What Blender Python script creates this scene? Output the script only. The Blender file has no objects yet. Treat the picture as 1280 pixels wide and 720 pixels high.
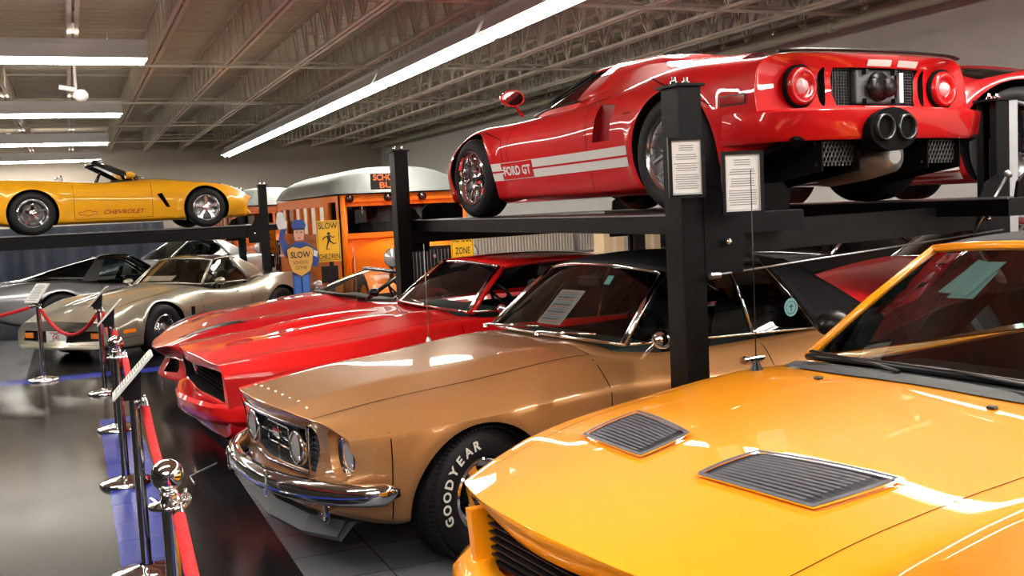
import bpy, bmesh, math, random
from math import sin, cos, pi, radians, sqrt, atan2
from mathutils import Vector, Matrix
from mathutils.bvhtree import BVHTree
SC = bpy.context.scene
COL = SC.collection
random.seed(7)
# ---------------------------------------------------------------- materials
MC = {}
def mat(name, col, rough=.5, metal=0., coat=0., spec=.5, emit=0., bump=None, bscale=60., var=0., flake=0.):
    if name in MC: return MC[name]
    m = bpy.data.materials.new(name); m.use_nodes = True
    nt = m.node_tree; p = nt.nodes['Principled BSDF']
    p.inputs['Base Color'].default_value = (*col, 1)
    p.inputs['Roughness'].default_value = rough
    p.inputs['Metallic'].default_value = metal
    p.inputs['Coat Weight'].default_value = coat
    p.inputs['Coat Roughness'].default_value = .02
    p.inputs['Specular IOR Level'].default_value = spec
    if emit:
        p.inputs['Emission Color'].default_value = (*col, 1); p.inputs['Emission Strength'].default_value = emit
    tc = nt.nodes.new('ShaderNodeTexCoord')
    if bump:
        n = nt.nodes.new('ShaderNodeTexNoise'); n.inputs['Scale'].default_value = bscale
        b = nt.nodes.new('ShaderNodeBump'); b.inputs['Strength'].default_value = bump; b.inputs['Distance'].default_value = .01
        nt.links.new(tc.outputs['Object'], n.inputs['Vector']); nt.links.new(n.outputs['Fac'], b.inputs['Height'])
        nt.links.new(b.outputs['Normal'], p.inputs['Normal'])
    if var or flake:
        n = nt.nodes.new('ShaderNodeTexNoise'); n.inputs['Scale'].default_value = 900 if flake else 3
        mx = nt.nodes.new('ShaderNodeMix'); mx.data_type = 'RGBA'
        k = var or flake
        mx.inputs['A'].default_value = (*[c*(1-k) for c in col], 1); mx.inputs['B'].default_value = (*[min(1, c*(1+k)) for c in col], 1)
        nt.links.new(tc.outputs['Object'], n.inputs['Vector']); nt.links.new(n.outputs['Fac'], mx.inputs['Factor'])
        nt.links.new(mx.outputs['Result'], p.inputs['Base Color'])
    MC[name] = m; return m
def glassmat(name, tint=(.5, .55, .55), ior=1.5, rough=0.):
    if name in MC: return MC[name]
    m = bpy.data.materials.new(name); m.use_nodes = True; nt = m.node_tree
    for n in list(nt.nodes):
        if n.type != 'OUTPUT_MATERIAL': nt.nodes.remove(n)
    out = [n for n in nt.nodes if n.type == 'OUTPUT_MATERIAL'][0]
    t = nt.nodes.new('ShaderNodeBsdfTransparent'); t.inputs[0].default_value = (*tint, 1)
    g = nt.nodes.new('ShaderNodeBsdfGlossy'); g.inputs['Roughness'].default_value = rough; g.inputs['Color'].default_value = (1, 1, 1, 1)
    f = nt.nodes.new('ShaderNodeFresnel'); f.inputs[0].default_value = ior
    x = nt.nodes.new('ShaderNodeMixShader')
    nt.links.new(f.outputs[0], x.inputs[0]); nt.links.new(t.outputs[0], x.inputs[1]); nt.links.new(g.outputs[0], x.inputs[2])
    nt.links.new(x.outputs[0], out.inputs[0])
    MC[name] = m; return m
CHROME = mat('chrome', (.86, .86, .88), .06, 1.)
ALU = mat('bright_alloy', (.72, .72, .74), .2, 1.)
STEEL = mat('dull_steel', (.45, .45, .46), .35, 1.)
BLACK = mat('satin_black', (.004, .004, .005), .35, spec=.35)
MATTE = mat('matte_black', (.004, .004, .004), .8, spec=.1)
GAP = mat('panel_gap', (.004, .003, .003), .9, spec=.1)
RUBBER = mat('tyre_rubber', (.007, .007, .008), .6, spec=.25, bump=.15, bscale=200)
VINYL = mat('black_vinyl', (.007, .007, .008), .6, spec=.25, bump=.3, bscale=350)
WHITE = mat('white_print', (.78, .78, .78), .4)
GLASS = glassmat('clear_glass', (.62, .68, .66))
DGLASS = glassmat('dark_glass', (.12, .14, .14), 1.32)
LENS = mat('lamp_lens', (.75, .77, .8), .08, .6, coat=1)
AMBER = mat('amber_lens', (.85, .22, .01), .12, coat=1)
REDLENS = mat('red_lens', (.6, .005, .005), .08, coat=1, spec=.8)
INTER = mat('dark_interior', (.02, .021, .022), .7)
# ---------------------------------------------------------------- basic objects
def tag(o, label, cat, group=None, kind=None):
    o['label'] = label; o['category'] = cat
    if group: o['group'] = group
    if kind: o['kind'] = kind
    return o
def empty(name, loc=(0, 0, 0), rz=0., label=None, cat=None, group=None):
    o = bpy.data.objects.new(name, None); COL.objects.link(o)
    o.empty_display_size = .1
    o.location = loc; o.rotation_euler = (0, 0, rz)
    if label: tag(o, label, cat, group)
    return o
def link_mesh(name, me, parent=None):
    o = bpy.data.objects.new(name, me); COL.objects.link(o)
    if parent: o.parent = parent
    return o
class MB:
    """collects geometry; faces carry a material slot"""
    def __init__(s): s.bm = bmesh.new(); s.mats = []; s.cur = 0
    def use(s, m):
        if m not in s.mats: s.mats.append(m)
        s.cur = s.mats.index(m); return s
    def _f(s, vs, smooth=False):
        try: f = s.bm.faces.new(vs)
        except ValueError: return None
        f.material_index = s.cur; f.smooth = smooth; return f
    def poly(s, pts, smooth=False): return s._f([s.bm.verts.new(p) for p in pts], smooth)
    def box(s, c, d, R=None, bev=0.):
        x, y, z = [k/2 for k in d]; R = R or Matrix.Identity(3); c = Vector(c)
        if bev:
            t = bmesh.new(); bmesh.ops.create_cube(t, size=1)
            bmesh.ops.scale(t, vec=d, verts=t.verts)
            bmesh.ops.bevel(t, geom=t.edges[:], offset=bev, segments=2, affect='EDGES', profile=.5)
            mp = [s.bm.verts.new(c+R@v.co) for v in t.verts]; t.verts.index_update()
            for f in t.faces: s._f([mp[v.index] for v in f.verts])
            t.free(); return s
        v = [s.bm.verts.new(c+R@Vector((a*x, b*y, e*z))) for a in (-1, 1) for b in (-1, 1) for e in (-1, 1)]
        for q in ((0, 1, 3, 2), (4, 6, 7, 5), (0, 4, 5, 1), (2, 3, 7, 6), (0, 2, 6, 4), (1, 5, 7, 3)): s._f([v[i] for i in q])
        return s
    def grid(s, rows, smooth=True, closed=False):
        vs = [[s.bm.verts.new(p) for p in r] for r in rows]
        n = len(rows[0])
        for i in range(len(vs)-1):
            for j in range(n if closed else n-1):
                k = (j+1) % n
                s._f([vs[i][j], vs[i][k], vs[i+1][k], vs[i+1][j]], smooth)
        return vs
    def tube(s, path, r, seg=8, smooth=True, flat=None, cap=True):
        P = [Vector(p) for p in path]; rows = []
        up0 = None
        for i, p in enumerate(P):
            t = (P[min(i+1, len(P)-1)]-P[max(i-1, 0)])
            if t.length < 1e-9: t = Vector((0, 0, 1))
            t.normalize()
            ref = Vector((0, 0, 1)) if abs(t.z) < .95 else Vector((1, 0, 0))
            a = t.cross(ref).normalized(); b = a.cross(t)
            rr = r[i] if isinstance(r, (list, tuple)) else r
            ra, rb = (rr, rr) if flat is None else (rr*flat[0], rr*flat[1])
            rows.append([p+a*ra*cos(2*pi*k/seg)+b*rb*sin(2*pi*k/seg) for k in range(seg)])
        vs = s.grid(rows, smooth, True)
        if cap: s._f(vs[0][::-1]); s._f(vs[-1])
        return s
    def lathe(s, prof, c=(0, 0, 0), axis='z', seg=32, smooth=True, a0=0., a1=2*pi):
        c = Vector(c); full = abs(a1-a0-2*pi) < 1e-6; rows = []
        n = seg if full else seg+1
        for (h, r) in prof:
            row = []
            for k in range(n):
                a = a0+(a1-a0)*k/seg
                x, y = r*cos(a), r*sin(a)
                p = {'z': (x, y, h), 'y': (x, h, y), 'x': (h, x, y)}[axis]
                row.append(c+Vector(p))
            rows.append(row)
        s.grid(rows, smooth, full); return s
    def disc(s, c, r, axis='z', seg=32, off=0.):
        c = Vector(c); vs = []
        for k in range(seg):
            a = 2*pi*k/seg; x, y = r*cos(a), r*sin(a)
            vs.append(s.bm.verts.new(c+Vector({'z': (x, y, 0), 'y': (x, 0, y), 'x': (0, x, y)}[axis])))
        s._f(vs); return s
    def prism(s, pts, vec):
        vec = Vector(vec); a = [s.bm.verts.new(p) for p in pts]; b = [s.bm.verts.new(Vector(p)+vec) for p in pts]
        n = len(pts); s._f(a[::-1]); s._f(b)
        for i in range(n): s._f([a[i], a[(i+1) % n], b[(i+1) % n], b[i]])
        return s
    def merge(s, me, M=None, m=None):
        if m: s.use(m)
        M = M or Matrix.Identity(4)
        mp = [s.bm.verts.new(M@v.co) for v in me.vertices]
        for p in me.polygons: s._f([mp[i] for i in p.vertices], False)
        return s
    def build(s, name, parent=None, m=None, label=None, norm=True, sharp=None, weld=False):
        if m is not None: s.mats = [m]
        if weld: bmesh.ops.remove_doubles(s.bm, verts=s.bm.verts, dist=1e-5)
        if norm: bmesh.ops.recalc_face_normals(s.bm, faces=s.bm.faces)
        me = bpy.data.meshes.new(name); s.bm.to_mesh(me); s.bm.free()
        for k in s.mats: me.materials.append(k)
        if sharp: me.set_sharp_from_angle(angle=radians(sharp))
        o = link_mesh(name, me, parent)
        if label: o['label'] = label
        return o
def evald(o):
    dg = bpy.context.evaluated_depsgraph_get(); dg.update()
    return bpy.data.meshes.new_from_object(o.evaluated_get(dg), depsgraph=dg)
_tc = {}
def text_me(txt, bold=.0, size=1.):
    k = (txt, bold, size)
    if k in _tc: return _tc[k]
    cu = bpy.data.curves.new('lettering', 'FONT'); cu.body = txt; cu.size = size; cu.offset = bold
    cu.align_x = 'CENTER'; cu.align_y = 'CENTER'; cu.resolution_u = 3
    o = bpy.data.objects.new('lettering', cu); COL.objects.link(o)
    me = evald(o); bpy.data.objects.remove(o); _tc[k] = me; return me
def text_dims(me):
    xs = [v.co.x for v in me.vertices]; ys = [v.co.y for v in me.vertices]
    return min(xs), max(xs), min(ys), max(ys)
def fit_text(mb, txt, c, right, up, w, h, m, bold=.0):
    """flat text centred at c spanning w x h in the plane right/up"""
    me = text_me(txt, bold); x0, x1, y0, y1 = text_dims(me)
    right = Vector(right).normalized(); up = Vector(up).normalized(); n = right.cross(up)
    sx, sy = w/(x1-x0), h/(y1-y0)
    M = Matrix(((right.x*sx, up.x*sy, n.x, 0), (right.y*sx, up.y*sy, n.y, 0), (right.z*sx, up.z*sy, n.z, 0), (0, 0, 0, 1)))
    cc = Vector(c)-right*sx*(x0+x1)/2-up*sy*(y0+y1)/2
    mb.merge(me, Matrix.Translation(cc)@M, m)
def lerp(a, b, t): return a+(b-a)*t
def pchip(keys, x):
    ks = sorted(keys); n = len(ks)
    if x <= ks[0][0]: return ks[0][1]
    if x >= ks[-1][0]: return ks[-1][1]
    d = [(ks[i+1][1]-ks[i][1])/(ks[i+1][0]-ks[i][0]) for i in range(n-1)]
    def sl(i):
        if i == 0: return d[0]
        if i == n-1: return d[-1]
        if d[i-1]*d[i] <= 0: return 0.
        return 2*d[i-1]*d[i]/(d[i-1]+d[i])
    for i in range(n-1):
        if x <= ks[i+1][0]:
            h = ks[i+1][0]-ks[i][0]; t = (x-ks[i][0])/h
            a, b = ks[i][1], ks[i+1][1]
            return (2*t**3-3*t*t+1)*a+(t**3-2*t*t+t)*h*sl(i)+(3*t*t-2*t**3)*b+(t**3-t*t)*h*sl(i+1)
# ---------------------------------------------------------------- the hall
def struct(b, name, m=None, **k):
    o = b.build(name, None, m, **k); o['kind'] = 'structure'; return o
XL, XR, YB, YF, ZD, ZJ = -13., 11.2, -9., 39., 4.95, 4.28
def floor_material():
    m = bpy.data.materials.new('floor_tile'); m.use_nodes = True; nt = m.node_tree; p = nt.nodes['Principled BSDF']; L = nt.links.new
    tc = nt.nodes.new('ShaderNodeTexCoord')
    mp = nt.nodes.new('ShaderNodeMapping'); L(tc.outputs['Object'], mp.inputs[0]); mp.inputs['Location'].default_value = (-.11, 0, 0)
    br = nt.nodes.new('ShaderNodeTexBrick'); br.offset = 0; br.inputs['Scale'].default_value = 1; br.inputs['Brick Width'].default_value = .4; br.inputs['Row Height'].default_value = .4
    br.inputs['Mortar Size'].default_value = .003; br.inputs['Mortar Smooth'].default_value = .1; L(mp.outputs[0], br.inputs['Vector'])
    n = nt.nodes.new('ShaderNodeTexNoise'); n.inputs['Scale'].default_value = 1.3; n.inputs['Detail'].default_value = 5; L(tc.outputs['Object'], n.inputs['Vector'])
    sp = nt.nodes.new('ShaderNodeSeparateXYZ'); L(tc.outputs['Object'], sp.inputs[0])
    def rng(axis, a, b):
        x = nt.nodes.new('ShaderNodeMath'); x.operation = 'GREATER_THAN'; x.inputs[1].default_value = a; L(sp.outputs[axis], x.inputs[0])
        y = nt.nodes.new('ShaderNodeMath'); y.operation = 'LESS_THAN'; y.inputs[1].default_value = b; L(sp.outputs[axis], y.inputs[0])
        z = nt.nodes.new('ShaderNodeMath'); z.operation = 'MULTIPLY'; L(x.outputs[0], z.inputs[0]); L(y.outputs[0], z.inputs[1]); return z.outputs[0]
    def mul(a, b):
        z = nt.nodes.new('ShaderNodeMath'); z.operation = 'MULTIPLY'; L(a, z.inputs[0]); L(b, z.inputs[1]); return z.outputs[0]
    def mix(f, a, b):
        x = nt.nodes.new('ShaderNodeMix'); x.data_type = 'RGBA'
        if isinstance(f, float): x.inputs['Factor'].default_value = f
        else: L(f, x.inputs['Factor'])
        for s, v in (('A', a), ('B', b)):
            if isinstance(v, tuple): x.inputs[s].default_value = (*v, 1)
            else: L(v, x.inputs[s])
        return x.outputs['Result']
    base = mix(n.outputs['Fac'], (.010, .0095, .009), (.024, .021, .018))
    blk = mul(rng(0, .11, 20.), rng(1, -9., 30.))
    c1 = mix(blk, base, (.009, .009, .010))
    grey = mul(rng(0, .91, 3.71), rng(1, -1., 7.25))
    c2 = mix(grey, c1, (.13, .135, .15))
    b1 = mul(rng(0, .11, .42), rng(1, -2, 9.92)); c3 = mix(b1, c2, (.022, .036, .26))
    b2 = mul(rng(0, -13., 1.4), rng(1, 12.75, 13.15)); c4 = mix(b2, c3, (.03, .04, .28))
    g2 = mul(rng(0, -13., -.6), rng(1, 13.15, 18.)); c5 = mix(g2, c4, (.12, .125, .13))
    mo = nt.nodes.new('ShaderNodeMix'); mo.data_type = 'RGBA'; L(br.outputs['Fac'], mo.inputs['Factor']); L(c5, mo.inputs['A']); mo.inputs['B'].default_value = (.008, .008, .008, 1)
    L(mo.outputs['Result'], p.inputs['Base Color'])
    r = nt.nodes.new('ShaderNodeMapRange'); r.inputs['To Min'].default_value = .12; r.inputs['To Max'].default_value = .24; L(n.outputs['Fac'], r.inputs[0]); L(r.outputs[0], p.inputs['Roughness'])
    # small raised ribs of the interlocking tiles
    w = nt.nodes.new('ShaderNodeTexWave'); w.inputs['Scale'].default_value = 12; w.bands_direction = 'DIAGONAL'; L(tc.outputs['Object'], w.inputs['Vector'])
    w2 = nt.nodes.new('ShaderNodeTexWave'); w2.inputs['Scale'].default_value = 14; w2.bands_direction = 'Y'; L(tc.outputs['Object'], w2.inputs['Vector'])
    ad = nt.nodes.new('ShaderNodeMath'); L(w.outputs['Fac'], ad.inputs[0]); L(w2.outputs['Fac'], ad.inputs[1])
    b = nt.nodes.new('ShaderNodeBump'); b.inputs['Strength'].default_value = .03; b.inputs['Distance'].default_value = .003; L(ad.outputs[0], b.inputs['Height']); L(b.outputs[0], p.inputs['Normal'])
    p.inputs['IOR'].default_value = 1.14
    return m
def build_hall():
    b = MB(); b.poly([(XL, YB, 0), (XR, YB, 0), (XR, YF, 0), (XL, YF, 0)]); struct(b, 'floor', floor_material())
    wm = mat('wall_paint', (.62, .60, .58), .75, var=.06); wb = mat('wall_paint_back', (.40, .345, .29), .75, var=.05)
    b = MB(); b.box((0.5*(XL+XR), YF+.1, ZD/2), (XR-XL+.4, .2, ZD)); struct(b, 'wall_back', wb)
    b = MB(); b.box((XR+.1, (YB+YF)/2, ZD/2), (.2, YF-YB, ZD)); struct(b, 'wall_right', wm)
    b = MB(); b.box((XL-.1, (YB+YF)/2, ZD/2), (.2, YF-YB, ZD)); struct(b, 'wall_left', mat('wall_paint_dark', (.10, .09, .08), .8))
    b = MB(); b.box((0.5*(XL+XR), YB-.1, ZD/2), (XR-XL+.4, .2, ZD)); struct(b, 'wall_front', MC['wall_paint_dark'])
    # corrugated deck, flutes across the hall
    dm = mat('roof_deck', (.60, .53, .43), .7, var=.1); b = MB(); rows = []; y = YB; k = 0
    while y < YF:
        z = ZD+(.045 if k % 2 else 0)
        rows.append([(XL, y, z), (XR, y, z)]); rows.append([(XL, y+.10, z), (XR, y+.10, z)]); y += .155; k += 1
    b.grid(rows, False); struct(b, 'ceiling', dm, norm=False)
    # open web joists
    jm = mat('joist_paint', (.62, .50, .42), .6, var=.08); jd = mat('joist_web_paint', (.58, .54, .45), .6)
    xs = [.22+1.19*k for k in range(-10, 10)]; n = 0
    for x in xs:
        if not XL+.3 < x < XR-.2: continue
        n += 1; b = MB().use(jm)
        for s in (-1, 1):
            b.box((x+s*.045, (YB+YF)/2, ZJ+.003), (.055, YF-YB, .007)); b.box((x+s*.02, (YB+YF)/2, ZJ+.03), (.006, YF-YB, .055))
            b.box((x+s*.045, (YB+YF)/2, ZD-.01), (.055, YF-YB, .007)); b.box((x+s*.02, (YB+YF)/2, ZD-.035), (.006, YF-YB, .055))
        b.use(jd); y = YB+.3; up = True
        while y < YF-.3:
            y2 = y+.36; z0, z1 = (ZJ+.03, ZD-.03) if up else (ZD-.03, ZJ+.03)
            p, q = Vector((x, y, z0)), Vector((x, y2, z1)); d = (q-p); R = Matrix.Rotation(-atan2(d.z, d.y)*-1, 3, 'X')
            for s in (-.012, .012) if y < 16 else (0,):
                b.box((p+q)/2+Vector((s*1.6, 0, 0)), (.022, d.length, .022), R)
            if up is False:
                b.box((x, y2, (ZJ+ZD)/2), (.03, .028, ZD-ZJ))
            y = y2; up = not up
        struct(b, 'trim_%d' % n)
    # bridging bars and conduit
    for i, yy in enumerate((6.5, 12.2, 18., 23.5, 29., 34.5)):
        b = MB().use(jd); b.box(((XL+XR)/2, yy, ZJ-.012), (XR-XL, .05, .035)); b.box(((XL+XR)/2, yy+.05, ZD-.1), (XR-XL, .035, .035)); b.box(((XL+XR)/2, yy+.25, ZJ+.1), (XR-XL, .03, .03)); struct(b, 'trim_%d' % (40+i))
    # girder along the right wall with gas pipe below
    pm = mat('pipe_paint', (.42, .40, .31), .5)
    b = MB().use(jd)
    gx = XR-.25
    b.box((gx-.1, (YB+YF)/2, ZJ-.05), (.06, YF-YB, .09)); b.box((gx+.1, (YB+YF)/2, ZJ-.02), (.14, YF-YB, .12)); b.box((gx, (YB+YF)/2, ZJ+.14), (.3, YF-YB, .02)); struct(b, 'trim_50')
    p = empty('gas_pipe', (XR-.62, 15, ZJ-.14), 0, 'long cream painted pipe hung below the roof along the right wall', 'pipe')
    b = MB().use(pm); b.tube([(0, YB+1-15, 0), (0, YF-1-15, 0)], .055, 12); b.build('pipe_run', p)
    for yy in (-7.2, -2.5, 2.2, 6.9, 11.6, 16.3):
        b = MB().use(pm); b.lathe([(-.06, .055), (-.05, .08), (.05, .08), (.06, .055)], (0, yy, 0), 'y', 14); b.build('coupling', p)
        b = MB().use(pm); b.tube([(0, yy+.6, 0), (0, yy+.6, .28)], .012, 6); b.build('hanger', p)
    b = MB().use(pm); b.tube([(XR-1.75, 1, ZJ-.08), (XR-1.75, YF-2, ZJ-.08)], .03, 10)
    tag(b.build('sprinkler_pipe'), 'thin painted pipe running between the joists near the right wall', 'pipe')
    for i, (yy, x0, x1) in enumerate(((23.4, 1.6, 5.0), (31.4, 1.6, 5.4))):
        b = MB().use(STEEL); b.tube([(x0, yy, 4.04), (x0+.3, yy, 4.22), (x1, yy, 4.22)], .012, 6)
        tag(b.build('conduit'), ('nearer' if i == 0 else 'farther')+' thin metal conduit strung from the left lamps towards the long lamp row', 'conduit')
def fixture(name, loc, L, along, label, group, power, n_tube=2):
    t = empty(name, loc, 0 if along == 'x' else pi/2, label, 'ceiling light', group)
    sh = mat('lamp_sheet', (.66, .68, .74), .45, .1); inn = mat('lamp_reflector', (.85, .85, .85), .45)
    h = L/2; b = MB().use(sh)
    pr = [(-.05, .10), (-.07, .09), (-.165, -.035), (-.160, -.035), (-.065, .08), (.065, .08), (.160, -.035), (.165, -.035), (.07, .09), (.05, .10)]
    outer = [(-.20, -.05), (-.10, .13), (.10, .13), (.20, -.05)]
    b.grid([[(x, y, z) for y, z in outer] for x in (-h, h)], False); b.box((0, 0, .165), (L, .14, .08)); b.build('housing', t, norm=False)
    b = MB().use(inn); b.grid([[(x, y*.98, z-.004) for y, z in outer] for x in (-h, h)], False)
    for x in (-h, h): b.poly([(x, y, z-.002) for y, z in outer])
    b.build('reflector', t, norm=False)
    em = mat('fluorescent_tube', (1., .96, .86), .5, emit=26.)
    b = MB().use(em)
    for y in (-.07, .07): b.tube([(-h+.04, y, -.095), (h-.04, y, -.095)], .019, 8)
    b.build('tube', t)
    b = MB().use(STEEL)
    for x in (-h*.8, h*.8): b.tube([(x, 0, .14), (x, 0, max(.2, ZJ-loc[2]))], .006, 6)
    b.box((0, 0, .215), (.12, .06, .04)); b.build('hanger', t)
    li = bpy.data.lights.new('lamp', 'AREA'); li.shape = 'RECTANGLE'; li.size = L*.97; li.size_y = .34 if loc[1] > 8.5 else .12; li.energy = power*.85; li.color = (1, .95, .86)
    lo = bpy.data.objects.new('lamp_or_added_light', li); COL.objects.link(lo); lo.parent = t; lo.location = (0, 0, -.012)
    if along == 'y': return t
    li = bpy.data.lights.new('added_uplight', 'AREA'); li.shape = 'RECTANGLE'; li.size = L*.9; li.size_y = .1; li.energy = power*.09; li.color = (1, .93, .82)  # upward light added to brighten the roof deck and joists
    lo = bpy.data.objects.new('lamp_or_added_light', li); COL.objects.link(lo); lo.parent = t; lo.location = (0, 0, .215); lo.rotation_euler = (pi, 0, 0)
    return t
def build_lights():
    Z = 3.98
    for i, y in enumerate((9.0-4.88, 9.0, 13.95, 18.9, 23.8, 28.7, 33.5)):
        lab = 'section %s of the long lamp row slanting above the red supercar' % ('one two three four five six seven'.split()[i],)
        fixture('fluorescent_light', (5.12, y+2.4-1.4, Z), 4.8, 'y', 'long twin tube lamp in the row running above the supercar', 'long lamp row on the right', 210)
    names = ('nearest', 'second', 'third', 'farthest')
    for i, y in enumerate((15.0, 22.3, 30.0, 37.6)):
        for j, x in enumerate((-1.28, -6.2)):
            if j == 0: fixture('fluorescent_light', (x, y, Z), 4.8, 'x', names[i]+' of the four grey lamp bars hung crosswise at upper left', 'crosswise lamps at upper left', 190)
            else: fixture('fluorescent_light', (x, y, Z), 4.8, 'x', 'crosswise lamp bar beyond the left edge of the view', 'crosswise lamps farther left', 190)
    # rows over the aisle behind the viewer (seen only as reflections in the paint)
    for i, y in enumerate((7.6, 2.6, -2.0, -6.0)):
        for x in (-1.28,): fixture('fluorescent_light', (x, y, Z), 4.8, 'x', 'crosswise lamp bar overhead nearer the viewer', 'crosswise lamps overhead', 210)
    for i, y in enumerate((0.2, -4.7)):
        fixture('fluorescent_light', (5.12, y, Z), 4.8, 'y', 'long twin tube lamp overhead at the near end', 'long lamp row behind the viewer', 210)
    for i, y in enumerate((-4.7, 0.2)):  # out-of-view lamps, added to brighten the right wall
        fixture('fluorescent_light', (9.3, y, Z), 4.8, 'y', 'unseen twin tube lamp added to light the right wall', 'added lamps by the right wall', 300)
    t = empty('security_camera', (.22, 16.2, 3.62), 0, 'small white dome camera hanging between the left lamp bars', 'security camera')
    wp = mat('white_plastic', (.8, .8, .8), .3); b = MB().use(wp); b.tube([(0, 0, .66), (0, 0, .05)], .02, 8); b.tube([(0, 0, .05), (-.22, 0, .09)], .035, 10); b.build('bracket', t)
    b = MB().use(wp); b.lathe([(.08, .001), (.07, .06), (.02, .10), (-.04, .10), (-.09, .05), (-.1, .001)], (0.06, 0, -.02), 'z', 20); b.build('camera_head', t)
# ---------------------------------------------------------------- four post lifts
def lift(x0, y0, x1, y1, z, label, dx1=0, dy1=0, H=2.27, post_w=.15, across=False):
    """x0..x1 across, y0..y1 along; dx1/dy1 shift the right-hand posts"""
    t = empty('car_lift', ((x0+x1)/2, (y0+y1)/2, 0), 0, label, 'car lift'); O = Vector(t.location)
    pm = mat('lift_black', (.0025, .0025, .003), .45, spec=.14, bump=.08, bscale=150); gm = mat('galvanised', (.5, .52, .55), .35, .9)
    for (px, py, sy, sx) in ((x0, y0, 1, 1), (x0, y1, -1, 1), (x1+dx1, y0+dy1, 1, -1), (x1+dx1, y1+dy1, -1, -1)):
        right_near = (px > x0+.1 and sy > 0 and py < y1-.5) and not across
        b = MB().use(pm); c = Vector((px, py, 0))-O; w = post_w/2
        o = -sx*w
        b.box(c+Vector((-sx*.055, 0, H/2)), (.012, post_w, H)); 
        for s in (1, -1): b.box(c+Vector((0, s*w, H/2)), (.12, .012, H))
        for s in (1, -1): b.box(c+Vector((sx*.06, s*(w-.02), H/2)), (.012, .05, H))
        b.box(c+Vector((0, 0, H+.005)), (.16, post_w+.05, .014)); b.box(c+Vector((0, 0, .01)), (.3, .3, .02))
        b.build('post', t)
        if px > x0+.1 and py < y1-.5 and not across: b = MB().use(gm); b.box(c+Vector((.085, -w-.004, H/2)), (.075, .008, H)); b.build('post_face', t)
        b = MB().use(STEEL); b.box(c+Vector((sx*.02, 0, H/2-.1)), (.035, .012, H-.3)); b.build('lock_ladder', t)
        for s in (.035, -.035):
            b = MB().use(CHROME); b.tube([c+Vector((s, 0, H)), c+Vector((s, 0, H+.05))], .011, 8); b.lathe([(H+.012, .02), (H+.03, .02)], c+Vector((s, 0, 0)), 'z', 6); b.build('top_bolt', t)
        b = MB().use(STEEL); b.tube([c+Vector((sx*.03, w*.9*sy, H)), c+Vector((sx*.03, w*.9*sy, z))], .006, 6); b.build('cable', t)
    # cross beams
    for (ya, yb, sy) in ((y0, y0+dy1, 1), (y1, y1+dy1, -1)):
        A = Vector((x0+.06, ya, 0))-O; B = Vector((x1+dx1-.06, yb, 0))-O; b = MB().use(pm)
        b.prism([A+Vector((0, -.06, z-.21)), A+Vector((0, .06, z-.21)), A+Vector((0, .06, z-.05)), A+Vector((0, -.06, z-.05))], B-A)
        b.build('cross_beam', t)
        for P, s in ((A, 1), (B, -1)):      # end brackets: angled plates
            b = MB().use(pm); b.prism([P+Vector((0, -.085*sy, z-.3)), P+Vector((s*.22, -.085*sy, z-.3)), P+Vector((s*.24, -.085*sy, z-.12)), P+Vector((s*.1, -.085*sy, z+.10)), P+Vector((0, -.085*sy, z+.14))], (0, .012, 0)); b.build('bracket', t)
        for P, s in ((A, 1), (B, -1)): b = MB().use(CHROME); b.lathe([(-.10*sy, .012), (-.11*sy, .02), (-.125*sy, .012), (-.127*sy, .001)], (P.x+s*.12, P.y, z-.14), 'y', 10); b.build('bolt', t)
        if sy > 0 and not across:
            b = MB().use(STEEL); b.tube([A+Vector((0, -.12, z-.30)), B+Vector((0, -.12, z-.22))], .006, 6); b.lathe([(-.0, .018), (.06, .014)], A+Vector((.0, -.12, z-.30)), 'x', 8); b.build('lock_rod', t)
            b = MB().use(STEEL); b.tube([B+Vector((-.25, -.12, z-.22)), B+Vector((.02, -.14, z+.13))], .009, 6); b.lathe([(-.03, .001), (-.02, .025), (.02, .025), (.03, .001)], B+Vector((.03, -.14, z+.14)), 'z', 12); b.build('release_lever', t)
    # runways
    tread = mat('runway_steel', (.03, .03, .032), .35, .5, bump=.4, bscale=90)
    def runway(c, dx, dy, stop=True):
        b = MB().use(pm); b.box((c[0], c[1], z-.055), (dx, dy, .10)); b.build('runway', t)
        b = MB().use(tread); b.box((c[0], c[1], z-.003), (dx-.01, dy-.01, .006)); b.use(mat('runway_edge', (.25, .25, .26), .4, .6))
        if dy > dx: b.box((c[0]-dx/2-.004, c[1], z-.004), (.008, dy, .008))
        else: b.box((c[0], c[1]-dy/2-.004, z-.004), (dx, .008, .008))
        b.build('tread_plate', t)
        if stop:
            for s in (-1, 1):
                y = c[1]+s*(dy/2-.02); b = MB().use(pm); b.prism([(c[0]-.2, y, z-.02), (c[0]+.2, y, z-.02), (c[0]+.2, y-.02, z+.09), (c[0]+.15, y-.03, z+.14), (c[0]-.15, y-.03, z+.14), (c[0]-.2, y-.02, z+.09)], (0, .02, 0)); b.build('wheel_stop', t)
    if across:
        for ya in (y0+.32, y1-.32): runway(((x0+x1)/2-O.x+.2, ya-O.y), x1-x0+.1, .5, False)
    else:
        for xa in (x0+.13+.28, x1-.13-.28): runway((xa-O.x, 0), .56, y1-y0+.1)
    return t, O
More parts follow.
